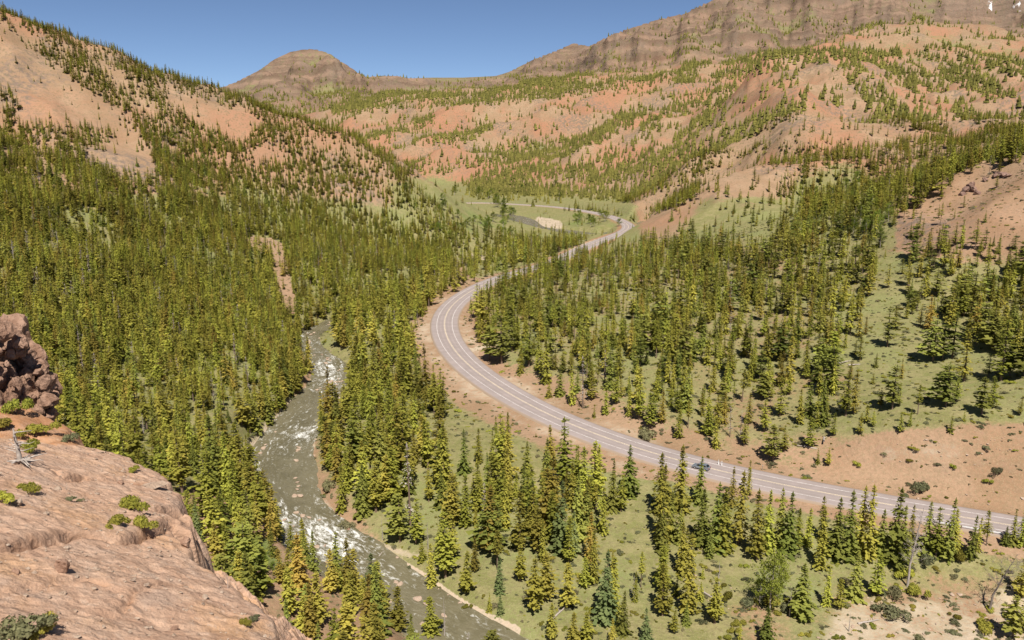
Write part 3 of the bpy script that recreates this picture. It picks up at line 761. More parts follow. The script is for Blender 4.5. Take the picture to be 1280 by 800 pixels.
#           material  rmax  hb levels prof droop gaps nb lean size  | words for labels
KINDS = {
 'spire':  dict(mat=M_OLIVE, rmax=0.136, hb=.05, levels=30, prof='spire', droop=.45, gaps=.05, nb=(5, 7)),
 'spruce': dict(mat=M_DARKG, rmax=0.172, hb=.03, levels=28, prof='cone', droop=.40, gaps=.04, nb=(5, 8)),
 'full':   dict(mat=M_DARKG, rmax=0.225, hb=.02, levels=26, prof='cone', droop=.30, gaps=.04, nb=(6, 9)),
 'blue':   dict(mat=M_BLUEG, rmax=0.176, hb=.03, levels=28, prof='cone', droop=.30, gaps=.04, nb=(6, 8)),
 'pole':   dict(mat=M_OLIVE, rmax=0.132, hb=.26, levels=22, prof='round', droop=.15, gaps=.12, nb=(4, 7), lean=.2),
 'fir':    dict(mat=M_OLIVE, rmax=0.167, hb=.10, levels=24, prof='round', droop=.12, gaps=.10, nb=(5, 8), lean=.2),
 'pine':   dict(mat=M_DARKG, rmax=0.275, hb=.13, levels=22, prof='round', droop=.05, gaps=.14, nb=(5, 8), lean=.3),
 'yellow': dict(mat=M_YELLOW, rmax=0.180, hb=.08, levels=24, prof='round', droop=.10, gaps=.08, nb=(5, 8), lean=.25),
 'rusty':  dict(mat=M_BROWNY, rmax=0.145, hb=.07, levels=26, prof='spire', droop=.3, gaps=.08, nb=(5, 7)),
 'grey':   dict(mat=M_GREY, rmax=.12, hb=.12, levels=16, prof='spire', droop=.2, gaps=.3, nb=(3, 5), size=.55),
 'young':  dict(mat=M_OLIVE, rmax=0.176, hb=.01, levels=16, prof='cone', droop=.2, gaps=.05, nb=(5, 7), size=1.25),
}
VARS = []          # (kind, crown mesh, trunk mesh)
for kname, kw in KINDS.items():
    for s in range(2):
        VARS.append((kname, crown_mesh("needle_crown", kw['mat'], kw['rmax'] * (1.0, .9)[s], kw['hb'] * (1, 1.6)[s], kw['levels'], 100 + len(VARS), **{k: v for k, v in kw.items() if k not in ('mat', 'rmax', 'hb', 'levels')}),
                     trunk_mesh("conifer_trunk", M_BARK, .013 if kname not in ('pine', 'fir') else .017)))
KIDX = {}
for i, v in enumerate(VARS): KIDX.setdefault(v[0], []).append(i)

# trees surveyed one by one in the photograph: base x, base y, height in pixels, kind
HAND = """826 642 78 spire;828 690 70 spruce;851 640 85 spire;850 680 58 spruce;874 628 60 spruce;877 682 74 full;895 686 85 spruce;905 690 82 spire;915 634 52 rusty;923 680 95 rusty;935 620 46 spire
946 700 92 rusty;958 690 80 spire;976 682 75 spruce;986 690 78 spruce;997 682 48 spire;1009 683 50 spire;1026 712 78 spire;1028 676 58 spire;1045 698 78 full;1061 697 86 spruce;1074 690 84 spire;1086 700 96 spire;1101 696 62 full
1117 702 95 full;1127 702 72 spruce;1137 690 60 spire;1158 690 65 spruce;1169 698 66 fir;1184 698 78 spruce;1193 690 55 spire;1213 698 56 spruce;1221 690 45 spire;1233 682 46 pole;1266 682 46 spruce;1277 682 50 spire;1256 682 26 full
1033 758 50 spire;1049 762 42 fir;1068 748 62 spruce;1266 797 58 pine;1280 790 62 fir;828 737 57 fir;845 746 30 young;878 724 20 young;876 752 26 young;893 780 62 fir;858 781 30 spruce;842 792 36 fir;958 803 50 full;924 802 30 spire;1001 772 72 full
624 742 50 blue;626 769 28 blue;650 727 50 fir;668 765 75 yellow;681 752 65 yellow;711 760 60 fir;730 735 42 yellow;742 728 70 spire;756 776 94 blue;766 768 76 spire;778 792 58 spruce;808 802 46 blue;829 740 62 fir;690 801 50 rusty;716 803 42 yellow;765 806 35 rusty;733 802 42 yellow;801 735 48 pole;794 752 40 spire
659 592 42 spruce;684 607 60 spruce;730 627 70 spire;720 600 46 spruce;749 606 52 spire;765 637 65 spruce;776 640 48 fir;788 621 66 full;827 676 100 spire;838 672 60 spruce;702 690 92 blue;716 692 56 blue;738 702 66 rusty;754 668 62 spire;612 690 86 rusty;649 690 80 fir;664 640 60 fir;632 660 66 spire;690 650 60 fir;672 690 60 yellow
552 579 45 spruce;581 591 56 spruce;599 579 44 spire;617 577 40 spruce;601 607 18 young;409 573 55 pine;421 575 52 fir;441 580 60 pine;427 640 62 spire;455 645 68 spruce;470 640 66 fir;500 678 62 pine;520 680 60 fir;510 617 55 spruce;536 627 48 fir;553 633 52 spruce;569 645 56 fir;616 690 70 pine;565 700 60 fir
557 721 86 fir;583 741 56 yellow;528 701 30 young;540 735 58 spire;612 765 25 young;465 748 60 blue;474 760 62 yellow;421 732 70 spruce;393 716 56 spruce;322 677 66 rusty;297 673 62 spire;277 680 66 fir;341 696 48 spruce;376 722 50 pole;255 714 46 full;248 678 50 blue;322 708 40 full;364 690 40 fir;440 770 60 yellow;400 780 70 yellow;360 770 66 yellow;330 740 60 yellow;500 790 62 yellow;540 800 60 yellow;470 812 66 yellow;420 815 60 fir
627 455 62 pine;612 450 44 pine;651 467 34 spire;676 469 46 fir;686 497 23 young;700 494 36 spruce;715 506 50 spire;740 500 38 fir;757 518 36 spire;743 522 17 young;661 459 60 fir;647 435 40 spire;598 422 32 fir;812 536 46 fir;770 506 44 fir;786 520 40 spire;800 505 46 fir;640 440 42 pine
1109 434 50 pine;1119 412 30 fir;1091 480 17 young;1115 512 56 pine;1101 510 26 fir;1124 508 30 fir;1147 518 38 pole;1166 452 56 pine;1178 450 44 pine;1190 448 56 pine;1205 477 62 fir;1182 508 56 pine;1195 502 36 fir;1227 518 48 pine;1240 510 40 fir;1235 472 30 pine;1251 476 76 fir;1262 470 40 pine;1205 527 16 young;1188 541 24 young;1125 541 24 fir;1137 533 22 spire;1150 408 28 fir;1160 404 20 fir;1075 450 35 fir;1069 445 20 fir;1040 460 66 fir;1057 520 64 fir;1067 518 56 rusty;1083 528 23 fir;1091 535 24 fir;1075 543 27 fir;1042 545 30 fir;1036 583 24 fir;1022 580 20 young;980 566 34 fir;930 558 40 fir;966 578 48 pine;895 560 40 spire;848 548 46 spire;860 536 36 pole;905 530 40 rusty;878 520 36 spire;1012 560 40 fir;1000 530 44 spire;955 540 46 fir;975 520 50 fir;936 530 40 rusty;1110 360 30 fir;1280 470 60 pine;1275 520 26 fir"""
TREES = []      # x, y, z, height, kind index, surveyed
gT = np.random.default_rng(21)
for tok in HAND.replace("\n", ";").split(";"):
    bx, by, hp, kn = tok.split(); bx, by, hp = float(bx), float(by), float(hp)
    x, y, z = ground_hit(bx, min(by, 835))
    dep = y * CP - (z - CAMZ) * SP
    sl = math.hypot(x, y); cosd = max(.55, sl / math.hypot(sl, CAMZ - z))
    TREES.append((x, y, z - .15, hp * dep / FPX / (CP + 0.0) / 1.0 * 1.02, int(gT.choice(KIDX[kn])), 1))
# scattered forest
def scatter(r0, r1, s, amp):
    n_ = int(2 * r1 / s); gx, gy = np.meshgrid((np.arange(n_) - n_ / 2) * s, np.arange(int(r1 / s)) * s)
    gx = gx + gT.uniform(-.5, .5, gx.shape) * s; gy = gy + gT.uniform(-.5, .5, gy.shape) * s
    r = np.hypot(gx, gy); a = np.arctan2(gx, gy)
    m = (r > r0) & (r < r1) & (np.abs(a) < R(48))
    x, y = gx[m], gy[m]; r = r[m]
    z = height(x, y); px, py, _ = to_px(x, y, z)
    vis = gridval(HOR, x, y) - (z + 16 - CAMZ) / r < 0.006
    den = look(DEN, px, py)
    cl = fbm(x, y, 26, 3, 51); rb = fbm(x * .8 + y * .5, y * .9 - x * .35, 260, 4, 1, True)
    p = den * (1 + (.55 + .5 * (r > 900)) * cl) * (1 - .6 * sstep(.3, .6, fbm(x, y, 48, 3, 55)) * (r < 1050) * (den > .5))
    p = np.where((den < .6) & (r > 900), p * np.clip(1.2 - 1.2 * rb, .15, 2.4), p) * amp
    keep = vis & (gT.random(len(x)) < p) & (gridval(road_d, x, y) > 9.5) & (gridval(riv_d, x, y) > np.where(r > 350, .6, 2.0)) & (px > -330) & (px < 1560) & (py < 990)
    return x[keep], y[keep], z[keep], px[keep], py[keep]
x, y, z, px, py = scatter(78, 1050, 3.8, .95)
xl = scatter(300, 1050, 3.7, .95); _lm = np.zeros((MH, MW)); paint(_lm, [(-80,-40),(480,180),(600,310),(470,380),(380,420),(385,470),(310,600),(-80,560)], 1, 1)
lm = (look(_lm, xl[3], xl[4]) > .5) & (look(DEN, xl[3], xl[4]) > .4); x, y, z, px, py = (np.concatenate([a_, b_[lm]]) for a_, b_ in zip((x, y, z, px, py), xl))
hx = np.array([t[0] for t in TREES]); hy = np.array([t[1] for t in TREES])
def regions(px, py, r):
    """tree height and the mix of kinds for each part of the valley"""
    n_ = len(px); h = np.full(n_, 13.4); kind = np.empty(n_, int)
    left = look(_LEFT, px, py) > .5; mass = look(_MASS, px, py) > .5; rgt = look(_RGT, px, py) > .5
    h[left] = 9.2; h[mass] = 10.4; h[rgt] = 10.2
    mixes = {0: ['spire', 'spruce', 'fir', 'rusty', 'pole', 'yellow', 'fir', 'spire'], 1: ['spire', 'spire', 'fir', 'yellow', 'pole', 'spruce', 'fir', 'rusty'], 2: ['yellow', 'yellow', 'fir', 'yellow', 'pine', 'spruce', 'rusty'], 3: ['fir', 'spire', 'fir', 'pine', 'pole', 'rusty', 'spruce', 'spire']}
    cls = np.where(mass, 2, np.where(left, 1, np.where(rgt, 3, 0)))
    for c in range(4):
        ids = np.concatenate([KIDX[k_] for k_ in mixes[c]]); m = cls == c
        kind[m] = gT.choice(ids, m.sum())
    gm_ = gT.random(n_) < np.where(cls == 1, .05, .025)
    kind[gm_] = gT.choice(KIDX['grey'], gm_.sum())
    return h, kind
_LEFT = np.zeros((MH, MW)); _MASS = np.zeros((MH, MW)); _RGT = np.zeros((MH, MW))
paint(_LEFT, [(-80,-40),(480,180),(600,310),(470,380),(380,420),(385,470),(310,600),(-80,560)], 1, 1)
paint(_MASS, [(236,640),(375,690),(480,740),(640,840),(300,840),(200,600)], 1, 1)
paint(_RGT, [(590,372),(660,340),(760,300),(1360,240),(1360,560),(1040,600),(640,460)], 1, 1)
ok = np.array([((hx - a) ** 2 + (hy - b) ** 2).min() > 16 for a, b in zip(x, y)])
x, y, z, px, py = x[ok], y[ok], z[ok], px[ok], py[ok]
hh, kk = regions(px, py, np.hypot(x, y))
sz = np.clip(np.exp(gT.normal(-.06, .34, len(x))), .3, 1.5) * (1 + .12 * fbm(x, y, 60, 2, 61))
hh = hh * sz * (1 - .42 * sstep(480, 900, np.hypot(x, y)))
bare = look(DEN, px, py) < .25
hh = np.where(bare, hh * .75, hh)
open_view = (px > 540) & (px < 800) & (py > 285) & (py < 395); hh = np.where(open_view, hh * np.where(px < 735, .92, .72), hh)
for i in range(len(x)): TREES.append((x[i], y[i], z[i] - .15, float(hh[i]), int(kk[i]), 0))
TA = np.array(TREES)
# how much of each one the photograph shows: near to far over a coarse picture
BLUFF_PX = [(-80,400),(0,405),(22,420),(50,460),(66,510),(95,545),(110,560),(160,573),(200,595),(225,625),(232,650),(238,690),(262,712),(320,755),(362,805),(380,840),(-80,840)]
cover = np.zeros((400, 640), bool)
cover |= pmask(BLUFF_PX)[20:420, 40:680]
tx, ty, _ = to_px(TA[:, 0], TA[:, 1], TA[:, 2] + TA[:, 3]); bx, by, dep = to_px(TA[:, 0], TA[:, 1], TA[:, 2])
order = np.argsort(dep); score = np.zeros(len(TA))
rm = np.array([KINDS[VARS[int(k)][0]]['rmax'] for k in TA[:, 4]])
for i in order[:6000]:
    w = max(1.0, rm[i] * TA[i, 3] * FPX / dep[i] * .6) / 2
    x0, x1 = int(max(0, bx[i] / 2 - w)), int(min(640, bx[i] / 2 + w + 1)); y0, y1 = int(max(0, ty[i] / 2)), int(min(400, by[i] / 2 + 1))
    if x1 <= x0 or y1 <= y0: continue
    blk = cover[y0:y1, x0:x1]; score[i] = (~blk).sum() * (1.6 if TA[i, 5] else 1.0); blk[:] = True
single = np.argsort(-score)[:300]
single = single[score[single] > 0]
is_single = np.zeros(len(TA), bool); is_single[single] = True
# (labels: by look, and by the nearest landmark of the valley)
MARKS = [("the silver car on the road",862,586),("the bright green aspen",960,735),("the bare grey tree by the road",1142,690),("the leaning leafless tree",1248,722),("the pale gravel turnout",592,437),("the tight road bend",555,400),
 ("the upper rapids",412,462),("the calm green river bend",345,590),("the lower rapids",400,672),("the pinkish gravel bank",570,752),("the notch in the tan bluff",232,655),("the bare red road cut",1180,580),("the guard rail",1225,653),
 ("the dry pale scrub flat",1140,770),("the grassy glade below the road",800,690),("the grassy clearing inside the bend",600,548),("the open meadow",1130,470),("the two marker posts",899,577),("the river's narrow lower end",520,738),("the dark crag",40,470),("the far gravel bar",690,280),("the wide stand below the road",680,660)]
LOOKS = {'spire': 'slender olive conifer', 'spruce': 'dark green pointed conifer', 'full': 'broad dark green conifer', 'blue': 'blue-green conifer', 'pole': 'conifer on a bare lower trunk', 'fir': 'rounded olive conifer', 'pine': 'wide spreading dark conifer', 'yellow': 'yellow-green bushy conifer', 'rusty': 'rust-tinged olive conifer', 'young': 'small young conifer', 'grey': 'grey dead conifer'}
ORD = ['nearest', 'second', 'third', 'fourth', 'fifth', 'sixth', 'seventh', 'eighth', 'ninth', 'tenth', 'eleventh', 'twelfth', 'thirteenth', 'fourteenth', 'fifteenth', 'sixteenth', 'seventeenth', 'eighteenth', 'nineteenth', 'twentieth']
DIRS = ['right of', 'above right of', 'straight above', 'above left of', 'left of', 'below left of', 'straight below', 'below right of']
bins = {}
for i in single:
    cx, cy = bx[i], (by[i] + ty[i]) / 2
    d = [((cx - m[1]) ** 2 + (cy - m[2]) ** 2, q) for q, m in enumerate(MARKS)]
    dd, q = min(d); a = math.atan2(-(cy - MARKS[q][2]), cx - MARKS[q][1])
    kd = VARS[int(TA[i, 4])][0]
    bins.setdefault((kd, q, int(round(a / (math.pi / 4))) % 8), []).append((dd, i))
label_of = {}
for (kd, q, s), lst in bins.items():
    lst.sort()
    for n_, (dd, i) in enumerate(lst):
        lead = LOOKS[kd]
        label_of[i] = f"{lead} {DIRS[s]} {MARKS[q][0]}" + ("" if len(lst) == 1 else f", {ORD[min(n_, 19)]} out")
first_of = {}
for i in single:
    x_, y_, z_, h_, k_, _h = TA[i]; k_ = int(k_)
    kn, cm, tm = VARS[k_]
    if k_ not in first_of:
        e = empty("conifer_tree", (x_, y_, z_)); c_ = obj("crown", cm, e); t_ = obj("trunk", tm, e); first_of[k_] = (e, c_, t_)
    else:
        s_ = first_of[k_]; e = s_[0].copy(); COL.objects.link(e); e.location = (x_, y_, z_)
        for ch in s_[1:]:
            c2 = ch.copy(); COL.objects.link(c2); c2.parent = e
    wv = gT.uniform(.95, 1.3)
    e.scale = (h_ * wv, h_ * wv, h_); e.rotation_euler = (gT.uniform(-.03, .03), gT.uniform(-.03, .03), gT.uniform(0, 6.28))
    tag(e, label_of[i], "conifer", "conifers standing on the valley floor and slopes")
for k_ in range(len(VARS)):          # every kind stands somewhere as a single tree, its mesh feeds the forest
    if k_ not in first_of:
        cand = np.where((TA[:, 4] == k_) & ~is_single)[0]
        i = cand[np.argmax(score[cand])]; x_, y_, z_, h_, _, _h = TA[i]; is_single[i] = True
        e = empty("conifer_tree", (x_, y_, z_)); e.scale = (h_, h_, h_); c_ = obj("crown", VARS[k_][1], e); t_ = obj("trunk", VARS[k_][2], e); first_of[k_] = (e, c_, t_)
        tag(e, LOOKS[VARS[k_][0]] + " deep inside the dense forest stand", "conifer", "conifers standing on the valley floor and slopes")

def gn_forest(name, pts, scl, rot, var, sources):
    me = bpy.data.meshes.new(name); me.vertices.add(len(pts)); me.vertices.foreach_set("co", np.asarray(pts, np.float32).ravel())
    a = me.attributes.new("scl", 'FLOAT_VECTOR', 'POINT'); a.data.foreach_set("vector", np.asarray(scl, np.float32).ravel())
    a = me.attributes.new("rot", 'FLOAT_VECTOR', 'POINT'); a.data.foreach_set("vector", np.asarray(rot, np.float32).ravel())
    a = me.attributes.new("var", 'INT', 'POINT'); a.data.foreach_set("value", np.asarray(var, np.int32))
    o = obj(name, me)
    ng = bpy.data.node_groups.new(name, 'GeometryNodeTree')
    ng.interface.new_socket("Geometry", in_out='INPUT', socket_type='NodeSocketGeometry'); ng.interface.new_socket("Geometry", in_out='OUTPUT', socket_type='NodeSocketGeometry')
    gi = ng.nodes.new("NodeGroupInput"); go = ng.nodes.new("NodeGroupOutput"); jn = ng.nodes.new("GeometryNodeJoinGeometry")
    def named(nm, typ):
        nd = ng.nodes.new("GeometryNodeInputNamedAttribute"); nd.data_type = typ; nd.inputs[0].default_value = nm; return nd.outputs[0]
    sc_, ro_, va_ = named("scl", 'FLOAT_VECTOR'), named("rot", 'FLOAT_VECTOR'), named("var", 'INT')
    for k_, srcs in sources.items():
        j2 = ng.nodes.new("GeometryNodeJoinGeometry")
        for so in srcs:
            oi = ng.nodes.new("GeometryNodeObjectInfo"); oi.transform_space = 'ORIGINAL'; oi.inputs[0].default_value = so; oi.inputs[1].default_value = False
            ng.links.new(oi.outputs["Geometry"], j2.inputs[0])
        cmp_ = ng.nodes.new("FunctionNodeCompare"); cmp_.data_type = 'INT'; cmp_.operation = 'EQUAL'
        ng.links.new(va_, cmp_.inputs[2]); cmp_.inputs[3].default_value = k_
        ip = ng.nodes.new("GeometryNodeInstanceOnPoints")
        ng.links.new(gi.outputs[0], ip.inputs["Points"]); ng.links.new(cmp_.outputs[0], ip.inputs["Selection"]); ng.links.new(j2.outputs[0], ip.inputs["Instance"])
        ng.links.new(ro_, ip.inputs["Rotation"]); ng.links.new(sc_, ip.inputs["Scale"]); ng.links.new(ip.outputs[0], jn.inputs[0])
    ng.links.new(jn.outputs[0], go.inputs[0])
    md = o.modifiers.new("forest", 'NODES'); md.node_group = ng
    return tag(o, kind="stuff")
rest = TA[~is_single]
wv = gT.uniform(.95, 1.4, len(rest))
gn_forest("conifer_forest", rest[:, :3], np.column_stack([rest[:, 3] * wv, rest[:, 3] * wv, rest[:, 3]]),
          np.column_stack([gT.uniform(-.03, .03, (len(rest), 2)), gT.uniform(0, 6.28, len(rest))]), rest[:, 4].astype(int), {k_: first_of[k_][1:] for k_ in first_of})
print("near trees", len(TA))

# far forests: one mesh of small ragged cones
FT = [scatter(1050, 2000, 6.0, 1.0), scatter(2000, 2900, 7.5, .95), scatter(2900, 4600, 11, .85)]
fx, fy, fz = (np.concatenate([f[i] for f in FT]) for i in range(3))
fr_ = np.hypot(fx, fy)
fh = (9.6 + .9 * sstep(1100, 3000, fr_) * 3) * np.clip(np.exp(gT.normal(-.05, .3, len(fx))), .4, 1.5)
def cone_far():
    g = np.random.default_rng(5); V = []; F = []
    for z0, z1, r0 in ((.0, .55, .17), (.3, .8, .13), (.58, 1.0, .085)):
        b = len(V); V.append((0, 0, z1))
        for k in range(6):
            a = k * math.pi / 3 + g.uniform(-.2, .2); rr = r0 * g.uniform(.75, 1.2); V.append((rr * math.cos(a), rr * math.sin(a), z0 + g.uniform(-.04, .04)))
        for k in range(6): F.append((b, b + 1 + k, b + 1 + (k + 1) % 6))
    return np.array(V), np.array(F)
cv, cf = cone_far(); nf = len(fx)
ang = gT.uniform(0, 6.28, nf); wv = fh * gT.uniform(1.2, 1.9, nf)
ca_, sa_ = np.cos(ang)[:, None], np.sin(ang)[:, None]
VX = (cv[:, 0] * ca_ - cv[:, 1] * sa_) * wv[:, None] + fx[:, None]; VY = (cv[:, 0] * sa_ + cv[:, 1] * ca_) * wv[:, None] + fy[:, None]; VZ = cv[:, 2] * fh[:, None] + fz[:, None] - .4
Vf = np.stack([VX, VY, VZ], -1).reshape(-1, 3); Ff = (cf[None] + (np.arange(nf) * len(cv))[:, None, None]).reshape(-1, 3)
t = NT("far_conifer_needles"); at = t.attr("tint").outputs["Fac"]
c = t.mix(at, (0.095, 0.092, 0.026), (0.205, 0.185, 0.048))
d_ = t.n("BsdfDiffuse"); t.l(c, d_.inputs[0]); t.l(d_.outputs[0], t.out.inputs[0])
tag(obj("distant_forest", mesh_np("distant_forest", Vf, Ff, t.m, {"tint": np.repeat(gT.uniform(0, 1, nf) ** 1.2, len(cv))})), kind="stuff")
print("far trees", nf)
# ---------------------------------------------------------------- the tan rock bluff in front
def plane3(A, B, C):
    M = []
    for px, py, r in (A, B, C):
        a, s = ray(px, py); M.append((r * math.sin(a), r * math.cos(a), CAMZ + r * float(s)))
    M = np.array(M); co = np.linalg.solve(np.column_stack([M[:, :2], np.ones(3)]), M[:, 2])
    return co
def on_plane(co, px, py):
    a, s = ray(px, py); a = float(a); s = float(s)
    r = (co[2] - CAMZ) / (s - co[0] * math.sin(a) - co[1] * math.cos(a))
    return r * math.sin(a), r * math.cos(a), CAMZ + r * s
PL1 = plane3((0, 545, 47), (232, 652, 38), (350, 790, 26))
PL2 = plane3((0, 512, 66), (60, 520, 66), (60, 560, 60))
E1 = [(-420,560),(-200,530),(-80,540),(0,545),(60,553),(110,560),(160,573),(200,593),(224,622),(231,648),(231,660),(234,672),(238,690),(262,712),(290,733),(320,755),(345,780),(362,805),(385,850),(400,930),(300,1100),(-300,1200),(-700,900)]
E2 = [(-300,500),(-80,505),(0,508),(45,515),(84,535),(98,548),(112,562),(150,590),(60,640),(-80,640),(-300,640)]
def poly_world(co, E): return np.array([on_plane(co, *e)[:2] for e in E])
W1, W2 = poly_world(PL1, E1), poly_world(PL2, E2)
def sdist(x, y, poly):
    cl = np.vstack([poly, poly[:1]])
    d, _ = pdist(x, y, cl)
    ins = np.zeros(len(x), bool)
    for (a, b), (c, e) in zip(cl[:-1], cl[1:]):
        if b == e: continue
        ins ^= ((b > y) != (e > y)) & (x < (c - a) * (y - b) / (e - b) + a)
    return np.where(ins, -d, d)
bs = 0.085
gx, gy = np.meshgrid(np.arange(-60, 3, bs), np.arange(9, 84, bs), indexing='ij')
fx_, fy_ = gx.ravel(), gy.ravel()
jx, jy = fbm(fx_, fy_, 2.2, 4, 71) * .55, fbm(fx_, fy_, 2.2, 4, 72) * .55
d1 = sdist(fx_ + jx, fy_ + jy, W1); d2 = sdist(fx_ + jx, fy_ + jy, W2)
p1 = PL1[0] * fx_ + PL1[1] * fy_ + PL1[2]; p2 = PL2[0] * fx_ + PL2[1] * fy_ + PL2[2]
# thin beds of rock break the surface into low steps
ua_, wa_ = .85 * fx_ + .527 * fy_, -.527 * fx_ + .85 * fy_
crk = fbm(ua_ * .5, wa_, 6.0, 4, 73)
ledge = np.floor(crk * 2.2) / 2.2 * .14 + np.clip((crk * 2.2 - np.floor(crk * 2.2)) * 5, 0, 1) * .14 / 2.2
cobble = fbm(fx_, fy_, .55, 3, 91, True) * .045 + np.clip(fbm(ua_ * .7, wa_ * 1.4, 1.7, 4, 92), 0, 1) * .07
stepn = fbm(ua_ * .3 + 40, wa_ * 1.25, 3.4, 4, 93); stepn = (np.floor(stepn * 5) + sstep(.72, .9, stepn * 5 - np.floor(stepn * 5))) / 5 * .11 * sstep(-.25, .35, fbm(fx_, fy_, 11, 2, 94))
surf = cobble + stepn + ledge + .16 * fbm(fx_, fy_, 9, 3, 74) + .035 * fbm(fx_, fy_, 1.1, 3, 75, True) + .045 * fbm(ua_ * .6, wa_ * 1.5, .7, 2, 76)
# the long dark crack across the slab to the notch in its edge
CRACKS = [([(-60,690),(0,690),(40,687),(85,676),(110,672),(150,678),(176,674),(204,664),(222,656),(240,658)], .42, .75), ([(180,640),(205,645),(222,644),(240,640)], .3, .5), ([(85,605),(105,602),(150,606),(205,614)], .22, .35), ([(40,738),(75,731),(95,731),(130,738)], .2, .35), ([(60,590),(85,604),(110,600)], .2, .3), ([(175,738),(205,735),(235,739)], .14, .18), ([(150,760),(175,748),(200,742)], .14, .16)]
crack = np.zeros(len(fx_))
for pts, w, dep in CRACKS:
    ln = np.array([on_plane(PL1, *p)[:2] for p in pts]); ln = catmull(ln, .4); ln += np.random.default_rng(len(pts)).normal(0, .09, ln.shape)
    lo, hi = ln.min(0) - 2.5, ln.max(0) + 2.5
    m = (fx_ > lo[0]) & (fx_ < hi[0]) & (fy_ > lo[1]) & (fy_ < hi[1])
    d, k = pdist(fx_[m], fy_[m], ln)
    sd = side_of(np.stack([fx_[m], fy_[m]], 1), ln, k)
    nn = .6 + .7 * fbm(fx_[m], fy_[m], 1.5, 2, 77)
    surf[m] -= 1.5 * dep * np.clip(nn, .1, 1.4) * np.where(sd > 0, np.exp(-(d / (w * .55)) ** 2), np.exp(-(d / (w * .22)) ** 2))
    surf[m] += (.30 * dep) * np.where(sd > 0, np.exp(-(d / 1.5)), 0)
    crack[m] = np.maximum(crack[m], np.exp(-(d / w) ** 2) * np.clip(nn, 0, 1))
# the notch
for qx, qy, qr, qd in ((227, 647, .55, 3.2), (221, 649, .4, 1.6), (229, 667, .6, 3.6), (223, 663, .45, 2.0), (236, 676, .5, 2.5)):
    nx_, ny_, _ = on_plane(PL1, qx, qy)
    surf -= qd * np.exp(-(((fx_ - nx_) ** 2 + ((fy_ - ny_) * 1.2) ** 2) / qr ** 2) ** 2)
def drop(d, s1, s2): return np.where(d > 0, d * s1 + np.clip(d - 3, 0, None) * (s2 - s1), 0) + .14 * np.exp(-np.abs(d) / .5) * (d > -3)
rockf = 1.2 * fbm(fx_, fy_, 3.0, 4, 78, True)
z1 = p1 + surf - drop(d1, 5.0, 1.25) + rockf * sstep(0, 1.5, d1)
z2 = p2 + .6 * fbm(fx_, fy_, 5, 4, 79) - drop(d2, 2.2, 1.0) + rockf * .8 * sstep(0, 1.5, d2)
zb = np.maximum(np.maximum(z1, z2), height(fx_, fy_) - 3.0)
nxg, nyg = gx.shape; ii = np.arange(nxg * nyg).reshape(nxg, nyg)
ff = np.stack([ii[:-1, :-1], ii[1:, :-1], ii[1:, 1:], ii[:-1, 1:]], -1).reshape(-1, 4)
keep = (zb > height(fx_, fy_) - 2.5); kf = keep[ff].any(1); ff = ff[kf]
used = np.unique(ff); remap = np.full(len(fx_), -1); remap[used] = np.arange(len(used)); ff = remap[ff]
t = NT("tan_tuff_rock"); geo = t.n("NewGeometry"); P = geo.outputs["Position"]
n1 = t.noise(P, .18, 5, .6); n2 = t.noise(P, .9, 6, .65); n3 = t.noise(P, 5.5, 5, .7); n5 = t.noise(P, .45, 4, .6)
c = t.mix(t.ramp01(n2, .32, .68), (0.385, 0.240, 0.162), (0.495, 0.335, 0.238))
c = t.mix(t.math('MULTIPLY', t.ramp01(n1, .48, .66), .6), c, (0.45, 0.26, 0.13))
c = t.mix(t.math('MULTIPLY', t.ramp01(n5, .52, .68), .6), c, (0.34, 0.245, 0.19))
c = t.mix(t.math('MULTIPLY', t.ramp01(n3, .55, .72), .45), c, (0.24, 0.165, 0.12))
c = t.mix(t.math('MULTIPLY', t.ramp01(n3, .2, .36), .0), c, (0.5, 0.4, 0.3))
n7 = t.noise(P, 17.0, 4, .75); n8 = t.noise(P, 2.6, 6, .75)
c = t.mix(t.math('MULTIPLY', t.ramp01(n7, .5, .66), .5), c, (0.22, 0.145, 0.105))
c = t.mix(t.math('MULTIPLY', t.ramp01(n8, .54, .66), .55), c, (0.50, 0.37, 0.28))
c = t.mix(t.math('MULTIPLY', t.ramp01(n8, .47, .34), .35), c, (0.27, 0.18, 0.135))
vo = t.n("TexVoronoi", feature='DISTANCE_TO_EDGE'); vo.inputs["Scale"].default_value = .55
wr_ = t.n("Mapping"); wr_.inputs["Rotation"].default_value = (0, 0, -R(32)); t.l(P, wr_.inputs[0])
wv_ = t.n("Mapping"); wv_.inputs["Scale"].default_value = (.5, 1.7, 1.7); t.l(wr_.outputs[0], wv_.inputs[0])
ad = t.n("Mix", data_type='VECTOR'); ad.inputs[0].default_value = .25; t.l(wv_.outputs[0], ad.inputs[4])
nv = t.n("TexNoise"); nv.inputs["Scale"].default_value = .8; nv.inputs["Detail"].default_value = 4; t.l(P, nv.inputs["Vector"]); t.l(nv.outputs[1], ad.inputs[5])
t.l(ad.outputs[1], vo.inputs["Vector"])
line = t.math('MULTIPLY', t.math('SUBTRACT', 1.0, t.ramp01(vo.outputs[0], .0, .045)), t.ramp01(n5, .42, .6))
c = t.mix(t.math('MULTIPLY', line, .25), c, (0.16, 0.11, 0.085))
c = t.mix(t.math('MULTIPLY', t.attr("soil").outputs["Fac"], t.ramp01(n2, .3, .6)), c, (0.34, 0.175, 0.09))
c = t.mix(t.math('MULTIPLY', t.attr("scree").outputs["Fac"], t.ramp01(n2, .3, .55)), c, (0.27, 0.235, 0.165))
c = t.mix(t.math('MULTIPLY', t.attr("crack").outputs["Fac"], t.ramp01(n2, .35, .6)), c, (0.27, 0.135, 0.07))
vf = t.n('TexVoronoi'); vf.inputs['Scale'].default_value = 1.5; t.l(ad.outputs[1], vf.inputs['Vector'])
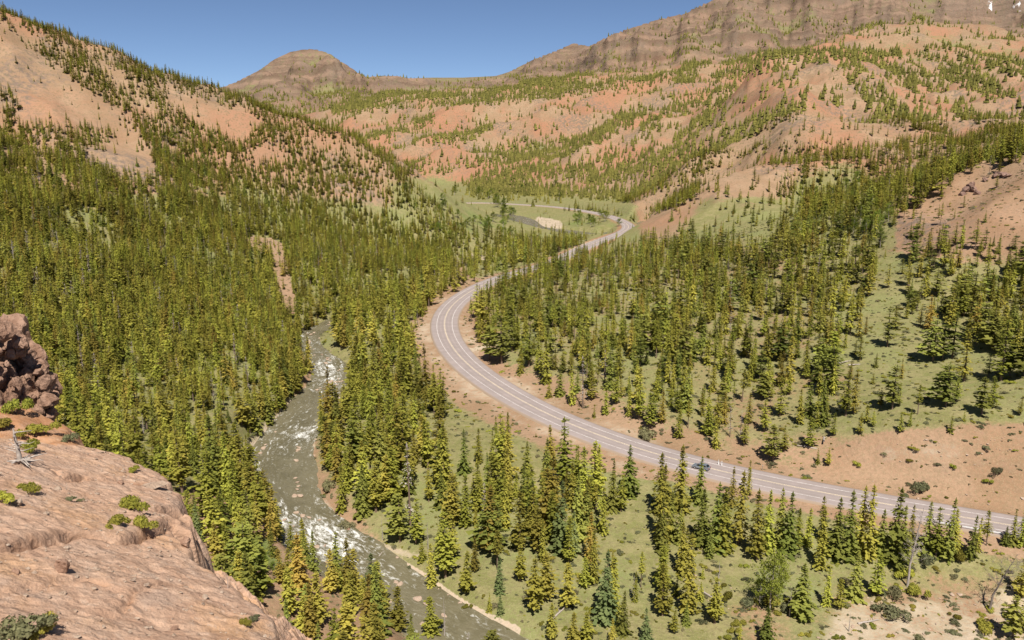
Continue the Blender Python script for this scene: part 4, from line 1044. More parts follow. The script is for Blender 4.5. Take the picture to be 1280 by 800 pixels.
vg = t.n('TexVoronoi'); vg.inputs['Scale'].default_value = 4.5; t.l(ad.outputs[1], vg.inputs['Vector'])
hh_ = t.math('ADD', t.math('ADD', t.math('MULTIPLY', n2, .6), t.math('MULTIPLY', n3, .4)), t.math('ADD', t.math('MULTIPLY', vf.outputs[0], .45), t.math('MULTIPLY', vg.outputs[0], .22)))
M_TUFF = t.done(c, .95, hh_, .05, .16, 1.0)
soil_a = sstep(-.5, .5, z2 - z1) * (1 - sstep(1, 4, d2))
scree_a = sstep(.4, 1.8, d1) * (z1 > z2)
me = mesh_np("rocky_bluff", np.column_stack([fx_, fy_, zb])[used], ff, M_TUFF, {"soil": soil_a[used], "scree": scree_a[used], "crack": crack[used]}, True)
tag(obj("rocky_bluff", me), kind="structure")
BZ = zb.reshape(gx.shape)
def bluff_z(x, y):
    return float(bil(BZ, np.array([(x + 60) / bs]), np.array([(y - 9) / bs]))[0])
def on_bluff(px, py, co=PL1):
    x, y, z = on_plane(co, px, py)
    return x, y, bluff_z(x, y)

# ---------------------------------------------------------------- crag and loose rocks
def boulder(bm, c, r, seed, rough=.35, squash=(1, 1, 1), sub=3):
    g = np.random.default_rng(seed)
    res = bmesh.ops.create_icosphere(bm, subdivisions=sub, radius=1.0)
    vs = res["verts"]; co = np.array([v.co[:] for v in vs])
    # cut flat faces, then roughen
    for _ in range(20):
        nrm = g.normal(0, 1, 3); nrm /= np.linalg.norm(nrm); h = g.uniform(.5, .8)
        dd = co @ nrm - h; co -= np.where(dd > 0, dd * .92, 0)[:, None] * nrm
    co *= 1 + rough * .35 * (perlin(co[:, 0] * 2.1 + seed, co[:, 1] * 2.1 + co[:, 2] * 1.7)[:, None]) + rough * .18 * perlin(co[:, 0] * 5 + seed, co[:, 2] * 5 + co[:, 1] * 3.1)[:, None]
    rot = Matrix.Rotation(g.uniform(0, 6.28), 3, 'Z')
    for v, p in zip(vs, co):
        q = rot @ Vector((p[0] * squash[0], p[1] * squash[1], p[2] * squash[2])) * r
        v.co = q + Vector(c)
def bm_obj(name, bm, mat, parent=None, smooth=False):
    me = bpy.data.meshes.new(name); bm.to_mesh(me); bm.free(); me.materials.append(mat)
    if smooth: me.polygons.foreach_set("use_smooth", [True] * len(me.polygons))
    return obj(name, me, parent)
def rock_mat(name, a, b, dk, sc_=.9):
    t = NT(name); geo = t.n("NewGeometry"); P = geo.outputs["Position"]
    n2 = t.noise(P, sc_, 6, .65); n3 = t.noise(P, sc_ * 5, 4, .7)
    c = t.mix(t.ramp01(n2, .35, .65), a, b); c = t.mix(t.math('MULTIPLY', t.ramp01(n3, .52, .7), .7), c, dk)
    return t.done(c, .95, t.math('ADD', n2, t.math('MULTIPLY', n3, .4)), .05, .35, .9)
M_CRAG = rock_mat("dark_breccia_rock", (0.22, 0.130, 0.088), (0.33, 0.210, 0.150), (0.085, 0.052, 0.04))
M_CRAG_FAR = rock_mat("dark_breccia_far", (0.17, 0.105, 0.085), (0.27, 0.175, 0.135), (0.08, 0.055, 0.05), .5)
M_STONE = rock_mat("weathered_stone", (0.36, 0.26, 0.19), (0.44, 0.34, 0.26), (0.2, 0.15, 0.12), 1.5)
def at_range(px, py, r):
    a, s = ray(px, py); a = float(a)
    return Vector((r * math.sin(a), r * math.cos(a), CAMZ + r * float(s)))
def pmask_pt(x, y, p):
    ins = False
    for (a, b), (c, d) in zip(p, np.roll(p, -1, 0)):
        if b != d and (b > y) != (d > y) and x < (c - a) * (y - b) / (d - b) + a: ins = not ins
    return ins
bm = bmesh.new()
for i, (px, py, r, rad, sq) in enumerate(((20,470,76,3.4,(1,1,1.25)),(-30,440,78,4.2,(1,1,1.3)),(4,432,77,2.6,(.9,.9,1.4)),(33,452,75,2.3,(1,.9,1.2)),(48,478,74,1.9,(1,1,1.1)),(40,505,73,2.1,(1,1,1)),(54,500,73,1.3,(1,1,1.2)),(15,500,73,2.6,(1.2,1,1)),(-10,480,73,2.8,(1,1,1.2)),(-60,470,76,4.5,(1,1,1.3)),(26,520,72,2.2,(1.2,1,.8)),(58,520,71,1.3,(1,1,.8)),(-40,515,72,3.5,(1.2,1,1)),(10,455,74.5,1.2,(1,1,1.1)),(25,438,75.5,1.0,(1,1,1.2)),(28,488,72.5,1.0,(1,1,1)),(44,462,73.5,.9,(1,1,1)))):
    boulder(bm, at_range(px, py, r + 1.2), rad * .86, 300 + i, .8, sq, 4)
gc = np.random.default_rng(12)
cq = np.array([(-70,395),(0,402),(22,418),(40,440),(54,465),(66,505),(62,528),(0,535),(-70,535)], float)
for i in range(220):
    px, py = gc.uniform(-70, 68), gc.uniform(400, 532)
    if not pmask_pt(px, py, cq): continue
    rr = float(np.clip(np.exp(gc.normal(-.75, .5)), .2, 1.2)); boulder(bm, at_range(px, py, gc.uniform(71.5, 75.0)), rr, 500 + i, .7, (gc.uniform(.8, 1.2), 1, gc.uniform(.8, 1.4)), 3)
tag(bm_obj("crag", bm, M_CRAG), "dark broken rock crag standing at the left edge above the tan bluff", "rock crag")
bm = bmesh.new()
for i, (px, py, rr) in enumerate(((1207,240,2.6),(1213,236,3.0),(1218,239,2.2),(1203,244,1.8),(1222,243,1.8),(1232,226,1.7))):
    x, y, z = ground_hit(px, py, 300); boulder(bm, (x, y, z + rr * .3), rr, 330 + i, .6, (1.2, 1, 1), 3)
tag(bm_obj("rock_outcrop", bm, M_CRAG_FAR), "dark lumpy rock outcrop on the red slope at the right edge", "rock outcrop")
bm = bmesh.new()
for i, (px, py, rr) in enumerate(((1246,221,2.0),(1250,220,2.2),(1255,220,2.1),(1260,221,1.9))):
    x, y, z = ground_hit(px, py, 300); boulder(bm, (x, y, z + rr * .3), rr, 350 + i, .6, (1.5, 1, .8), 3)
tag(bm_obj("rock_outcrop", bm, M_CRAG_FAR), "low dark rock ledge higher on the red slope at the right edge", "rock outcrop")
def rock_at(px, py, rad, label, seed, mat=M_STONE, sq=(1.2, 1, .7), bl=True):
    x, y, z = on_bluff(px, py) if bl else ground_hit(px, py)
    bm = bmesh.new(); boulder(bm, (0, 0, rad * sq[2] * .45), rad, seed, .5, sq, 3)
    o = bm_obj("boulder", bm, mat); o.location = (x, y, z); tag(o, label, "boulder")
rock_at(79, 722, .3, "grey upright boulder casting a dark shadow on the tan bluff", 401, M_CRAG, (1, .8, 1.1))
rock_at(100, 601, .4, "flat pale slab perched near the top of the tan bluff", 402, M_STONE, (1.6, .8, .35))
rock_at(22, 636, .25, "small grey stone beside the left edge shrub on the bluff", 403)
rock_at(152, 608, .2, "small dark stone below the slab on the bluff", 404, M_CRAG)
rock_at(218, 782, .16, "dark little stone low on the bare bluff", 405, M_CRAG)
rock_at(190, 613, .55, "pale rounded slab at the far rim of the bluff", 406, M_STONE, (2.0, .8, .35))
rock_at(20, 720, .2, "leaning flat stone at the left of the bluff", 407, M_CRAG, (1.3, .5, .5))
rock_at(232, 683, .3, "brown ribbed rock knob at the bluff's notch", 408, M_CRAG, (1, 1, 1))
rock_at(867, 349, 1.9, "pale boulder with a dark underside amid the dense stand", 409, M_STONE, (1.6, 1, .8), False)
rock_at(1164, 334, 1.6, "pale boulder below the red slope at the right", 410, M_STONE, (1.4, 1, .8), False)
rock_at(435, 664, .9, "brown boulder on the bank beside the lower rapids", 411, M_CRAG, (1.2, 1, .8), False)
rock_at(386, 603, .8, "dark boulder on the right bank of the calm bend", 412, M_CRAG, (1.2, 1, .8), False)

# ---------------------------------------------------------------- shrubs
def shrub_mesh(name, mat, n, seed, flat=.95, leaf=.09):
    g = np.random.default_rng(seed); V = []; T = []
    lob = [(g.normal(0, .42), g.normal(0, .42), g.uniform(.25, .5), g.uniform(.35, .6)) for _ in range(8)]
    for i in range(n):
        lx, ly, lz, lr = lob[int(g.integers(0, 8))]
        d = g.normal(0, 1, 3); d /= np.linalg.norm(d); d[2] = abs(d[2]) * .9 - .1
        c = np.array([lx, ly, lz * flat]) + d * lr * g.uniform(.6, 1.05) * [1, 1, flat]
        c[2] = max(c[2], .02)
        a = g.normal(0, 1, 3); a /= np.linalg.norm(a); b = np.cross(a, d); b /= np.linalg.norm(b) + 1e-9
        s = leaf * g.uniform(.6, 1.3)
        V += [c - a * s, c + b * s * .7, c + a * s, c - b * s * .7]; T += [g.uniform(0, 1)] * 4
    return mesh_np(name, np.array(V), np.arange(n * 4).reshape(-1, 4), mat, {"tint": np.array(T)})
def twig_mesh(name, mat, seed, n=14, h=.5, spread=.5):
    g = np.random.default_rng(seed); L = []
    for i in range(n):
        a = g.uniform(0, 6.28); e = g.uniform(.3, 1.0)
        p = [np.array([0, 0, 0.0])]; d = np.array([math.cos(a) * spread, math.sin(a) * spread, e * h])
        for k in range(3): p.append(p[-1] + d / 3 + g.normal(0, .04, 3))
        L.append(tube_np(p, [.028, .02, .013, .006], 4))
    v, f = cat_geo(L); return mesh_np(name, v, f, mat)
SH = [shrub_mesh("leaves", M_BUSH, 1500, 1), shrub_mesh("leaves", M_SAGE, 1100, 2), shrub_mesh("leaves", M_YELLOW, 1500, 3), shrub_mesh("leaves", M_OLIVE, 1500, 4)]
TW = twig_mesh("stems", M_BARK, 5)
def shrub(px, py, wpx, k, label, where=None, hz=1.0):
    x, y, z = where(px, py) if where else on_bluff(px, py)
    dep = y * CP - (z - CAMZ) * SP; s = wpx * dep / FPX / 1.9
    e = empty("shrub", (x, y, z - .03), random.uniform(0, 6.28)); obj("leaves", SH[k], e); obj("stems", TW, e)
    e.scale = (s, s, s * hz * 1.25); return tag(e, label, "shrub")
on2 = lambda px, py: on_bluff(px, py, PL2)
shrub(165, 641, 33, 0, "yellow-green mounded shrub, topmost of three together on the tan bluff")
shrub(146, 661, 27, 0, "yellow-green shrub, left one of three together on the tan bluff")
shrub(177, 663, 27, 2, "yellow rounded shrub, lowest right of three together on the tan bluff")
shrub(38, 619, 23, 3, "olive rounded shrub right below the dead grey tree on the bluff")
shrub(4, 634, 24, 3, "olive shrub cut by the left edge of the photo, on the bluff")
shrub(166, 592, 13, 3, "small olive shrub near the far rim of the bluff")
shrub(88, 629, 12, 1, "tiny grey-green tuft in the middle of the bluff")
shrub(100, 629, 8, 1, "dry low tuft beside the tiny grey-green tuft on the bluff")
shrub(28, 800, 62, 1, "largest sage green shrub in the bottom left corner", None, .8)
shrub(58, 798, 30, 2, "small yellowish shrub touching the big corner shrub")
shrub(307, 782, 12, 3, "lone upright green seedling near the bluff's lower rim", None, 1.7)
shrub(318, 776, 14, 1, "flat grey-green mat at the bluff's lower rim")
shrub(36, 566, 24, 3, "olive shrub growing behind the dead grey tree")
shrub(46, 546, 28, 2, "yellow-green shrub on the red saddle behind the bluff", on2)
shrub(4, 540, 26, 0, "bright yellow shrub at the left edge below the crag", on2)
shrub(22, 522, 24, 3, "dark olive shrub in the shade of the crag", on2, 1.5)
shrub(88, 556, 20, 1, "grey scrub on the crumbling end of the red saddle", on2)
shrub(1150, 616, 19, 1, "round grey-green bush above the road's right end", ground_hit, 1.5)
shrub(1199, 702, 18, 0, "bright olive bush right beside the last roadside conifers", ground_hit, 1.5)
shrub(1190, 586, 8, 3, "dark little bush high on the red road cut", ground_hit, 1.3)
shrub(1247, 592, 14, 1, "larger scrub patch on the right of the red road cut", ground_hit)
shrub(1234, 604, 9, 3, "small green bush low on the red road cut", ground_hit)
shrub(1172, 583, 7, 1, "faint tuft at the left of the red road cut", ground_hit)
shrub(1143, 745, 20, 0, "yellow-green bush at the foot of the bare grey tree", ground_hit, 1.4)
shrub(1128, 722, 18, 3, "dark green bush left of the bare grey tree's foot", ground_hit, 1.2)
shrub(1118, 746, 22, 1, "sage grey bush on the dry flat below the grey tree", ground_hit)
shrub(1112, 770, 34, 1, "wide silvery sagebrush on the dry flat", ground_hit, .7)
shrub(1232, 788, 22, 3, "green bush on the dry flat near the right bottom corner", ground_hit)
shrub(1193, 780, 12, 1, "small sage tuft in the middle of the dry flat", ground_hit)
shrub(1158, 706, 20, 1, "grey-green bush under the roadside conifers by the grey tree", ground_hit, 1.3)
shrub(808, 548, 26, 1, "low green willow bush on the verge above the road", ground_hit, .8)
shrub(965, 757, 26, 0, "bright bush at the foot of the green aspen", ground_hit)
shrub(984, 762, 20, 1, "pale twiggy bush right of the green aspen", ground_hit)
shrub(935, 757, 18, 1, "grey-green bush left of the green aspen", ground_hit)
shrub(910, 748, 16, 0, "yellowish bush below the snapped trunk", ground_hit)
shrub(452, 620, 16, 1, "sage bush on the grassy bank above the river bend", ground_hit)
shrub(410, 612, 20, 1, "wide sage bush beside the calm river bend", ground_hit)
shrub(432, 662, 18, 1, "dry bush on the bank by the lower rapids", ground_hit)
# nobody could count the scrub and tussocks of the flats
n_ = 130000
sx, sy = gT.uniform(-330, 360, n_), gT.uniform(95, 560, n_)
szz = height(sx, sy); qx, qy, _ = to_px(sx, sy, szz)
gv = look(GRASS, qx, qy); pv = look(PALE, qx, qy); dn = look(DEN, qx, qy)
p = .24 + .35 * pv + .18 * np.clip(fbm(sx, sy, 30, 3, 91), 0, 1) + .1 * (gv > .5)
m = (gT.random(n_) < p) & (gridval(road_d, sx, sy) > 9) & (gridval(riv_d, sx, sy) > 1.2) & (qx > -60) & (qx < 1340) & (qy < 860)
sx, sy, szz = sx[m], sy[m], szz[m]
s_ = np.clip(np.exp(gT.normal(-.95, .5, len(sx))), .15, 1.2)
sage_host = [o for o in COL.objects if o.name.startswith("leaves")]
sources = {0: [next(o for o in sage_host if o.data == SH[1])], 1: [next(o for o in sage_host if o.data == SH[3])], 2: [next(o for o in sage_host if o.data == SH[0])]}
gn_forest("scrub", np.column_stack([sx, sy, szz - .05]), np.column_stack([s_, s_, s_ * gT.uniform(.5, 1.1, len(s_))]), np.column_stack([np.zeros((len(s_), 2)), gT.uniform(0, 6.28, len(s_))]), gT.choice([0, 0, 0, 1, 2], len(s_)), sources)

# loose stones on the bluff
bm = bmesh.new(); boulder(bm, (0, 0, .25), 1.0, 601, .5, (1.1, .9, .6), 2)
pebble = bm_obj("boulder", bm, M_STONE); sx_, sy_, sz_ = on_bluff(118, 741); pebble.location = (sx_, sy_, sz_); pebble.scale = (.12, .12, .12); tag(pebble, "small loose stone in the middle of the lower bluff", "boulder")
n_ = 22000; sx, sy = gT.uniform(-48, 0, n_), gT.uniform(12, 60, n_)
dd1 = sdist(sx, sy, W1); m = (dd1 < -.3) & (gT.random(n_) < .35 + .6 * sstep(0, .5, fbm(sx, sy, 4, 3, 95))); sx, sy = sx[m], sy[m]
szb = bil(BZ, (sx + 60) / bs, (sy - 9) / bs); s_ = np.clip(np.exp(gT.normal(-3.15, .55, len(sx))), .015, .2)
gn_forest("gravel", np.column_stack([sx, sy, szb]), np.column_stack([s_, s_ * gT.uniform(.6, 1.2, len(s_)), s_ * gT.uniform(.5, 1, len(s_))]), np.column_stack([gT.uniform(-.2, .2, (len(s_), 2)), gT.uniform(0, 6.28, len(s_))]), np.zeros(len(s_), int), {0: [pebble]})

# stones of the river bars, the verge and the dry flat, boulders in the rapids
n_ = 90000; sx, sy = gT.uniform(-200, 300, n_), gT.uniform(100, 480, n_); sh_ = height(sx, sy)
qx, qy, _ = to_px(sx, sy, sh_); rd_, ro_ = gridval(riv_d, sx, sy), gridval(road_d, sx, sy)
pr = .5 * (np.abs(rd_ - 1.5) < 3) + .30 * (look(PALE, qx, qy) > .3) + .05 * (look(GRASS, qx, qy) < .2)
wet = (rd_ < -1) & (np.hypot(qx - 412, (qy - 462)) < 34) | (rd_ < -.5) & (np.hypot(qx - 400, qy - 670) < 55)
pr = np.where(rd_ < -1.4, .05 * wet, pr); m = (gT.random(n_) < pr) & (ro_ > 8.5)
sx, sy, rd_ = sx[m], sy[m], rd_[m]; inr = rd_ < -1.0
zz = np.where(inr, wz(np.hypot(sx, sy)) - .1, height(sx, sy)); s_ = np.where(inr, gT.uniform(.5, 1.2, len(sx)), np.clip(np.exp(gT.normal(-1.35, .5, len(sx))), .1, .8))
gn_forest("stones", np.column_stack([sx, sy, zz]), np.column_stack([s_, s_ * gT.uniform(.6, 1.2, len(s_)), s_ * gT.uniform(.5, 1, len(s_))]), np.column_stack([gT.uniform(-.2, .2, (len(s_), 2)), gT.uniform(0, 6.28, len(s_))]), np.zeros(len(s_), int), {0: [pebble]})
# ---------------------------------------------------------------- leafy trees and dead trees
def branchy(h, seed, n, spread, lean=(0, 0), start=.25, sub=4, r0=.02):
    g = np.random.default_rng(seed); L = []
    top = np.array([lean[0], lean[1], 1.0]); f = lambda t: np.array([lean[0] * t ** 1.5, lean[1] * t ** 1.5, t])
    main = [f(t) + (g.normal(0, .006, 3) if 0 < t < 1 else 0) for t in np.linspace(0, 1, 8)]; main[0] = main[0] - [0, 0, .03]
    trunk = tube_np(np.array(main) * h, np.linspace(r0, r0 * .12, 8) * h, 7)
    tips = []
    for i in range(n):
        t = start + (.97 - start) * (i + g.random()) / n; a = g.uniform(0, 6.28); ln = spread * (1.05 - t) ** .6 * g.uniform(.5, 1.2)
        d = np.array([math.cos(a), math.sin(a), g.uniform(.1, .8)]); p = [f(t)]
        for k in range(3): p.append(p[-1] + d * ln / 3 + g.normal(0, .012, 3))
        L.append(tube_np(np.array(p) * h, np.array([.28, .2, .13, .05]) * r0 * h * (1.15 - t), 4)); tips.append(p[-1] * h)
        for q in range(sub):
            b = p[1 + int(g.integers(0, 3))]; d2 = d + g.normal(0, .7, 3); d2 /= np.linalg.norm(d2); e = b + d2 * ln * g.uniform(.25, .55)
            L.append(tube_np(np.array([b, (b + e) / 2 + g.normal(0, .006, 3), e]) * h, np.array([.1, .07, .03]) * r0 * h, 3)); tips.append(e * h)
    return trunk, cat_geo(L), np.array(tips)
def dead_tree(px, py, hpx, seed, label, where=ground_hit, n=26, spread=.22, lean=(0, 0), start=.2, mat=None, r0=.02, cat="dead tree", sub=4):
    x, y, z = where(px, py); dep = y * CP - (z - CAMZ) * SP; h = hpx * dep / FPX
    tr, br, _ = branchy(h, seed, n, spread, lean, start, sub, r0)
    e = empty("dead_tree", (x, y, z)); obj("trunk", mesh_np("trunk", *tr, mat or M_GREY, None, True), e); obj("branches", mesh_np("branches", *br, mat or M_GREY), e)
    return tag(e, label, cat)
M_DARKWOOD = plain("dark_grey_wood", (0.16, 0.13, 0.11), .95, scale=5, var=.2)
dead_tree(1134, 734, 104, 1, "tall bare grey tree standing among the roadside conifers", n=60, spread=.16, lean=(.10, .02), start=.3, sub=7, r0=.016)
dead_tree(1236, 764, 72, 2, "dark leafless tree leaning right over the dry flat", n=34, spread=.5, lean=(.38, .05), start=.45, mat=M_DARKWOOD, sub=9, r0=.022)
dead_tree(898, 732, 34, 3, "snapped pale trunk with hardly any branches below the road", n=4, spread=.08, sub=0, r0=.03)
dead_tree(1061, 790, 26, 4, "short pale snag on the stony flat near the bottom edge", n=5, spread=.1, sub=1, r0=.03)
dead_tree(556, 802, 62, 5, "white bare trunk rising at the bottom edge beside the river", n=16, spread=.1, sub=2, r0=.014)
dead_tree(376, 722, 44, 6, "thin white trunk standing in front of the lower rapids", n=7, spread=.1, sub=1, r0=.014)
dead_tree(18, 330, 30, 7, "grey dead conifer high in the forest at the left edge", n=40, spread=.2, sub=3)
dead_tree(74, 322, 34, 8, "grey snag with a bare stem on the left forest slope", n=26, spread=.16, sub=2)
dead_tree(220, 345, 26, 9, "dead grey tree in the middle of the left forest slope", n=30, spread=.18, sub=3)
dead_tree(118, 470, 26, 10, "silvery dead tree right of the crag in the dense forest", n=34, spread=.2, sub=3)
dead_tree(180, 545, 30, 11, "grey snag at the forest edge above the bluff's rim", n=28, spread=.16, sub=3)
dead_tree(478, 675, 32, 12, "pair-like white snag beside the bank of the lower rapids", n=5, spread=.09, sub=1, r0=.02)
dead_tree(535, 690, 40, 13, "slim pale dead trunk among conifers right of the gravel bank", n=8, spread=.09, sub=1, r0=.016)
dead_tree(792, 752, 36, 14, "grey twiggy snag below the grassy glade", n=36, spread=.2, sub=3)
dead_tree(987, 770, 40, 15, "pale broken tree right of the bright aspen", n=14, spread=.15, sub=3, r0=.022)
dead_tree(285, 736, 22, 16, "dead bush-like snag on the rim of the bluff", lambda a, b: on_bluff(a, b), n=14, spread=.3, sub=3)
# the twisted dead tree on the bluff: short trunk, roots spread like fingers
x, y, z = on_bluff(27, 588); dep = y * CP - (z - CAMZ) * SP; u = dep / FPX
e = empty("dead_tree", (x, y, z)); g = np.random.default_rng(77); tr = tube_np(np.array([(0, 0, -.02), (-.02, 0, .25), (-.05, .02, .6), (-.09, .0, 1.0), (-.12, .03, 1.35)]) * 34 * u, np.array([.10, .085, .065, .05, .02]) * 34 * u, 8)
obj("trunk", mesh_np("trunk", *tr, M_GREY, None, True), e)
L = []
for i in range(15):
    a = -2.6 + i * .31 + g.uniform(-.15, .15); ln = g.uniform(.5, 1.15)
    p = [np.array([0, 0, .16])]
    for k in range(4): p.append(p[-1] + np.array([math.cos(a), math.sin(a) * .8, -.05]) * ln / 4 + g.normal(0, .035, 3))
    for q in p: q[2] = max(q[2], .03)
    L.append(tube_np(np.array(p) * 30 * u, np.array([.05, .045, .035, .022, .008]) * 30 * u, 5))
obj("roots", mesh_np("roots", *cat_geo(L), M_GREY, None, True), e)
L = []
for i in range(16):
    t_ = g.uniform(.45, 1.3); a = g.uniform(0, 6.28); ln = g.uniform(.25, .7); p = [np.array([-.07 * t_, 0, t_])]
    for k in range(3): p.append(p[-1] + np.array([math.cos(a), math.sin(a) * .6, g.uniform(-.1, .5)]) * ln / 3 + g.normal(0, .03, 3))
    L.append(tube_np(np.array(p) * 32 * u, np.array([.03, .022, .015, .005]) * 32 * u, 4))
obj("branches", mesh_np("branches", *cat_geo(L), M_GREY), e)
tag(e, "twisted dead grey tree with spread bare roots on the tan bluff", "dead tree")

LEAFY = []
for s in range(3):
    tr, br, tips = branchy(1.0, 60 + s, 22, .36, (.03, .02), .22, 4, .018)
    g = np.random.default_rng(80 + s); V = []; T = []
    for tp in np.vstack([tips, tips + g.normal(0, .03, tips.shape)]):
        if g.random() < .08: continue
        ct = g.uniform(0, 1)
        for q in range(9):
            c = tp + g.normal(0, .032, 3); a = g.normal(0, 1, 3); a /= np.linalg.norm(a); b = np.cross(a, g.normal(0, 1, 3)); b /= np.linalg.norm(b); s_ = g.uniform(.010, .022)
            V += [c - a * s_, c + b * s_ * .8, c + a * s_, c - b * s_ * .8]; T += [np.clip(.6 * ct + .4 * g.random(), 0, 1)] * 4
    tv, tf = cat_geo([tr, br])
    LEAFY.append((mesh_np("leaf_crown", np.array(V), np.arange(len(V)).reshape(-1, 4), M_ASPEN, {"tint": np.array(T)}), mesh_np("leafy_trunk", tv, tf, M_GREY)))
leafy_first = {}
def leafy(px, py, hpx, k, label, group=None, wide=1.0):
    x, y, z = ground_hit(px, py); dep = y * CP - (z - CAMZ) * SP; h = hpx * dep / FPX
    if k not in leafy_first:
        e = empty("aspen_tree", (x, y, z)); leafy_first[k] = (e, obj("crown", LEAFY[k][0], e), obj("trunk", LEAFY[k][1], e))
    else:
        e = leafy_first[k][0].copy(); COL.objects.link(e); e.location = (x, y, z)
        for ch in leafy_first[k][1:]:
            c2 = ch.copy(); COL.objects.link(c2); c2.parent = e
    e.scale = (h * wide, h * wide, h); e.rotation_euler = (0, 0, gT.uniform(0, 6.28))
    tag(e, label, "leafy tree"); 
    if "group" in e: del e["group"]
    if group: e["group"] = group
leafy(962, 765, 82, 0, "tall bright green aspen below the roadside conifers", None, .8)
leafy(949, 756, 36, 1, "small vivid green aspen left of the tall one", None, 1.1)
leafy(970, 748, 46, 2, "pale green aspen sapling right behind the tall one")
leafy(331, 714, 26, 1, "bright green bushy tree in the gap before the lower rapids", None, 1.3)
leafy(344, 722, 20, 2, "low lime green tree beside the one in the gap")
for i, (px, py, hp) in enumerate(((1070,235,20),(1055,245,22),(1082,248,20),(1040,256,20),(1062,262,22),(1090,268,24),(1075,282,24),(1095,290,26),(1110,278,22),(1030,270,18),(1048,285,22),(1082,300,26),(1066,296,22),(1100,310,26),(1006,262,16),(1020,250,16))):
    leafy(px, py, hp, i % 3, "pale green leafy tree in the side valley left of the red outcrop", "pale leafy trees in the right side valley", .9)
g = np.random.default_rng(9)
for i in range(58):
    px, py = (g.uniform(548, 652), g.uniform(258, 298)) if i < 36 else (g.uniform(500, 700), g.uniform(236, 256)) if i < 46 else (g.uniform(715, 778), g.uniform(272, 284))
    leafy(px, py, g.uniform(8, 13), i % 3, "bright green willow on the far river flats" if i < 36 else "small green tree along the far edge of the valley meadow" if i < 46 else "bright green willow inside the far road curve",
          "willows on the far river flats" if i < 36 else "trees along the far meadow edge" if i < 46 else "willows inside the far road curve", 1.3)

# ---------------------------------------------------------------- car, guard rail, marker posts
def box(bm, x0, x1, y0, y1, z0, z1, bev=0.0):
    r = bmesh.ops.create_cube(bm, size=1.0); vs = r["verts"]
    for v in vs: v.co = Vector(((x0 + x1) / 2 + v.co.x * (x1 - x0), (y0 + y1) / 2 + v.co.y * (y1 - y0), (z0 + z1) / 2 + v.co.z * (z1 - z0)))
    if bev: bmesh.ops.bevel(bm, geom=list({e for v in vs for e in v.link_edges}), offset=bev, segments=2, affect='EDGES')
def prism(bm, prof, y0, y1, inset=0.0):
    a = [bm.verts.new((x, y0 + (inset if z > .95 else 0), z)) for x, z in prof]; b = [bm.verts.new((x, y1 - (inset if z > .95 else 0), z)) for x, z in prof]
    n_ = len(prof)
    for i in range(n_): bm.faces.new((a[i], a[(i + 1) % n_], b[(i + 1) % n_], b[i]))
    bm.faces.new(a[::-1]); bm.faces.new(b); bmesh.ops.recalc_face_normals(bm, faces=bm.faces)
M_PAINT = plain("silver_blue_car_paint", (0.30, 0.33, 0.36), .3, .6, .5, .04, 3)
M_GLASS = plain("dark_car_glass", (0.02, 0.024, 0.028), .08, 0, .6, .05, 3)
M_TYRE = plain("tyre_rubber", (0.02, 0.02, 0.02), .9, scale=20); M_RIM = plain("alloy_rim", (0.5, 0.5, 0.5), .35, .8)
M_LAMP = plain("headlight_lens", (0.75, 0.75, 0.72), .15, 0, .6); M_RED = plain("tail_light_lens", (0.35, 0.02, 0.02), .2, 0, .6)
M_STEEL = plain("galvanised_steel", (0.42, 0.42, 0.42), .5, .5); M_POST = plain("weathered_post_wood", (0.28, 0.21, 0.15), .9); M_WHITE = plain("white_marker", (0.8, 0.8, 0.78), .6)
def road_at(px, py, lat):
    a, r = floor_hit(px, py, 0); p = np.array([r * math.sin(a), r * math.cos(a)])
    k = int(((ROAD - p) ** 2).sum(1).argmin()); t_ = ROAD[min(k + 2, len(ROAD) - 1)] - ROAD[max(k - 2, 0)]; t_ /= np.linalg.norm(t_); nn = np.array([-t_[1], t_[0]])
    q = ROAD[k] + nn * lat; return q, t_, float(zf(np.hypot(*ROAD[k])))
q, t_, zr_ = road_at(862, 587, 1.8)
car = empty("parked_car", (q[0], q[1], zr_ + .03), math.atan2(t_[1], t_[0])); car.name = "estate_car"
bm = bmesh.new()
prism(bm, [(-2.35, .32), (2.35, .32), (2.38, .62), (2.25, .86), (1.25, .98), (.55, 1.52), (-1.55, 1.56), (-2.2, 1.05), (-2.4, .95)], -.92, .92, .14)
bmesh.ops.bevel(bm, geom=bm.edges[:], offset=.05, segments=2, affect='EDGES')
bm_obj("body", bm, M_PAINT, car)
def pane(name, pts):
    bm = bmesh.new(); bm.faces.new([bm.verts.new(p) for p in pts]); r = bmesh.ops.solidify(bm, geom=bm.faces[:], thickness=.02); return bm_obj(name, bm, M_GLASS, car)
pane("windshield", [(1.20, -.70, 1.03), (1.20, .70, 1.03), (.62, .66, 1.49), (.62, -.66, 1.49)])
pane("rear_window", [(-2.17, .70, 1.10), (-2.17, -.70, 1.10), (-1.66, -.66, 1.50), (-1.66, .66, 1.50)])
